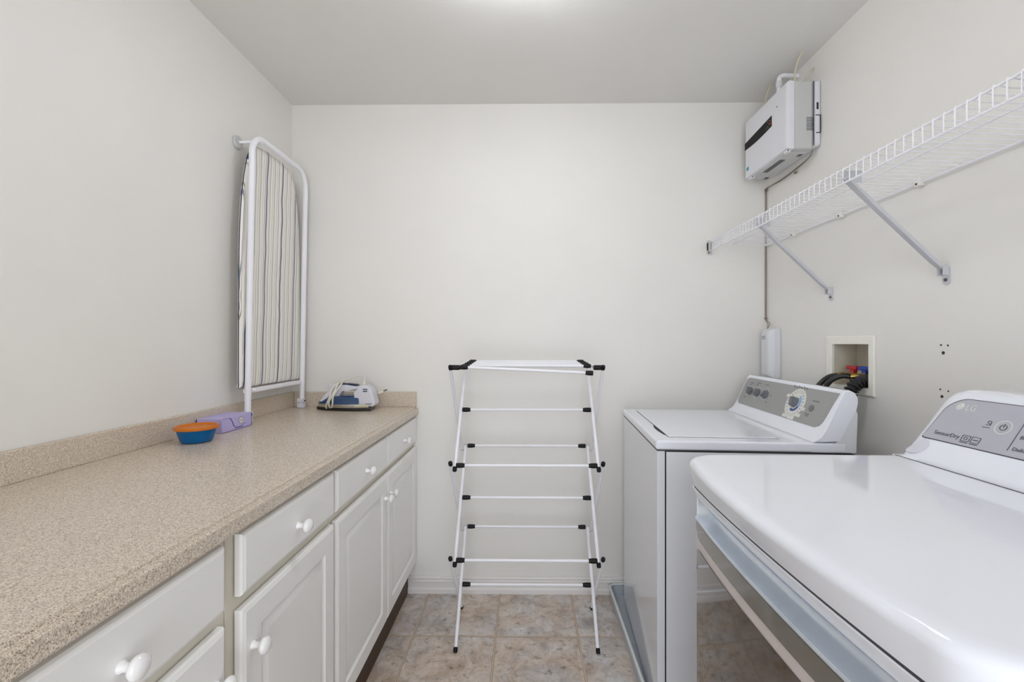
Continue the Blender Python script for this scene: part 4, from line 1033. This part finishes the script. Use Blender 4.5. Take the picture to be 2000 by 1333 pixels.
# silver control panel on the sloping face
pA = Vector((0.8805, 0, 1.0215)); pB = Vector((0.9395, 0, 1.1115)); PV = (pB - pA); PL = PV.length; PT = PV.normalized(); PN = Vector((-PT.z, 0, PT.x))
def pf(y, s, d=0.0): q = pA + PT * s + PN * (d + 0.0004); return (q.x, y, q.z)
def dpanel(ins, d0, d1, m, name, parent):
    ya, yb = DY1 - 0.036 - ins, DY0 + 0.036 + ins; s0, s1 = 0.0 + ins, PL - ins; r = 0.045
    o = [(ya, s0 + 0.003), (ya - 0.003, s0), (yb + 0.003, s0), (yb, s0 + 0.003)]
    for k in range(9): a = R(90 * k / 8); o.append((yb + 0.008 + r - r * math.cos(a), s1 - r + r * math.sin(a)))
    for k in range(9): a = R(90 - 90 * k / 8); o.append((ya - 0.008 - r + r * math.cos(a), s1 - r + r * math.sin(a)))
    bm = NB(); loft(bm, [[pf(a, b, d0) for a, b in o], [pf(a, b, d1) for a, b in o]]); return obj(name, bm, M[m], parent, angle=30)
dpanel(0.0, 0.0, 0.0006, 'dark_line', 'panel_border', dcon)
cpd = dpanel(0.0018, 0.0, 0.0012, 'panel_silver', 'control_panel', dcon)
def ptext(txt, size, y, s, m, name, shear=0.0, bold=0):
    b = text_bm(txt, size, lambda x, yy, d: pf(y - x, s + yy, 0.0014 + d), 0.0004, shear); return obj(name, b, M[m], cpd, smooth=False)
# round face emblem and letters
ey_, es_ = 0.966, 0.087
def pring(bm, y, s, r0, r1, d, a0=0, a1=360, n=36):
    st = []
    for k in range(n + 1):
        a = R(a0 + (a1 - a0) * k / n)
        st.append([pf(y - r0*math.cos(a), s + r0*math.sin(a), 0.001), pf(y - r0*math.cos(a), s + r0*math.sin(a), d), pf(y - r1*math.cos(a), s + r1*math.sin(a), d), pf(y - r1*math.cos(a), s + r1*math.sin(a), 0.001)])
    loft(bm, st)
bm = NB(); o = [(ey_ + 0.0085 * math.cos(2*math.pi*k/28), es_ + 0.0085 * math.sin(2*math.pi*k/28)) for k in range(28)]
loft(bm, [[pf(a, b, 0.001) for a, b in o], [pf(a, b, 0.0018) for a, b in o]]); em = obj('round_emblem', bm, M['light_ink'], cpd)
bm = NB(); pring(bm, ey_, es_, 0.0060, 0.0068, 0.0022, 90, 355, 24)
q = [(ey_ + 0.0004, es_ - 0.003), (ey_ - 0.0004, es_ - 0.003), (ey_ - 0.0004, es_ + 0.003), (ey_ + 0.0004, es_ + 0.003)]; loft(bm, [[pf(a, b, 0.001) for a, b in q], [pf(a, b, 0.0022) for a, b in q]])
obj('emblem_lines', bm, M['panel_silver'], em)
ptext('LG', 0.0185, 0.9535, 0.0805, 'light_ink', 'logo_letters')
ptext('SensorDry', 0.0130, 0.985, 0.0140, 'ink', 'sensor_lettering')
bm = NB(); pring(bm, 0.864, 0.056, 0.0135, 0.0150, 0.0018); pb = obj('power_button_ring', bm, M['light_ink'], cpd)
bm = NB(); pring(bm, 0.864, 0.056, 0.0052, 0.0066, 0.0018, 120, 420); q = [(0.8648, 0.056), (0.8632, 0.056), (0.8632, 0.064), (0.8648, 0.064)]; loft(bm, [[pf(a, b, 0.001) for a, b in q], [pf(a, b, 0.0018) for a, b in q]])
obj('power_symbol', bm, M['ink'], cpd)
def pbox(bm, y, s, w, h, d=0.0018):
    q = [(y + w, s - h), (y - w, s - h), (y - w, s + h), (y + w, s + h)]; loft(bm, [[pf(a, b, 0.001) for a, b in q], [pf(a, b, d) for a, b in q]])
bm = NB(); pbox(bm, 0.8935, 0.050, 0.007, 0.0006); pbox(bm, 0.892, 0.056, 0.005, 0.0006); pring(bm, 0.892, 0.062, 0.0024, 0.0036, 0.0018, 0, 300, 14); pbox(bm, 0.8885, 0.059, 0.0007, 0.004)
obj('dry_symbol', bm, M['ink'], cpd)
bm = NB()
for (w0, c_) in ((0.008, 0.916), (0.008, 0.896)):
    for dy in (-1, 1): pbox(bm, c_, 0.0180 + dy * 0.0065, w0, 0.0005); pbox(bm, c_ + dy * w0, 0.0180, 0.0005, 0.0065)
    pbox(bm, c_, 0.0085, w0, 0.0008)
pring(bm, 0.916, 0.0180, 0.0028, 0.0038, 0.0018, 0, 360, 16); pbox(bm, 0.896, 0.0180, 0.005, 0.0008)
obj('feature_icons', bm, M['ink'], cpd)
bm = NB(); q = [(0.8355, 0.012), (0.8345, 0.012), (0.8345, 0.092), (0.8355, 0.092)]
loft(bm, [[pf(a, b, 0.001) for a, b in q], [pf(a, b, 0.0018) for a, b in q]]); obj('divider_line', bm, M['ink'], cpd)
ptext('Delicates', 0.0105, 0.829, 0.0140, 'ink', 'cycle_lettering'); ptext('Bedding', 0.0105, 0.828, 0.0385, 'ink', 'cycle_lettering'); ptext('Normal', 0.0105, 0.828, 0.0650, 'ink', 'cycle_lettering')
# grey crescent inlay low on the console's far end and the seam line along its foot
bm = NB(); o = [(p.x, p.y) for p in catmull([(1.022, -0.040, 0), (1.000, -0.040, 0), (0.985, -0.032, 0), (0.979, -0.020, 0), (0.982, -0.009, 0), (0.992, -0.003, 0), (1.004, -0.006, 0), (1.014, -0.022, 0)], 5, closed=True)]
loft(bm, [[pf(a, b, -0.004) for a, b in o], [pf(a, b, 0.0006) for a, b in o]]); obj('corner_inlay', bm, M['iron_white'], dcon, label='pale grey rounded inlay')
bm = NB()
tube(bm, [(0.843, y, 0.9757) for y in (DY0 + 0.01, DY1 - 0.01)], 0.0007, 6); obj('console_seam', bm, M['ink'], dcon)

for o in list(C.objects):
    if o.type == 'MESH' and o.data.polygons and len(o.data.vertices) == 0: bpy.data.objects.remove(o)
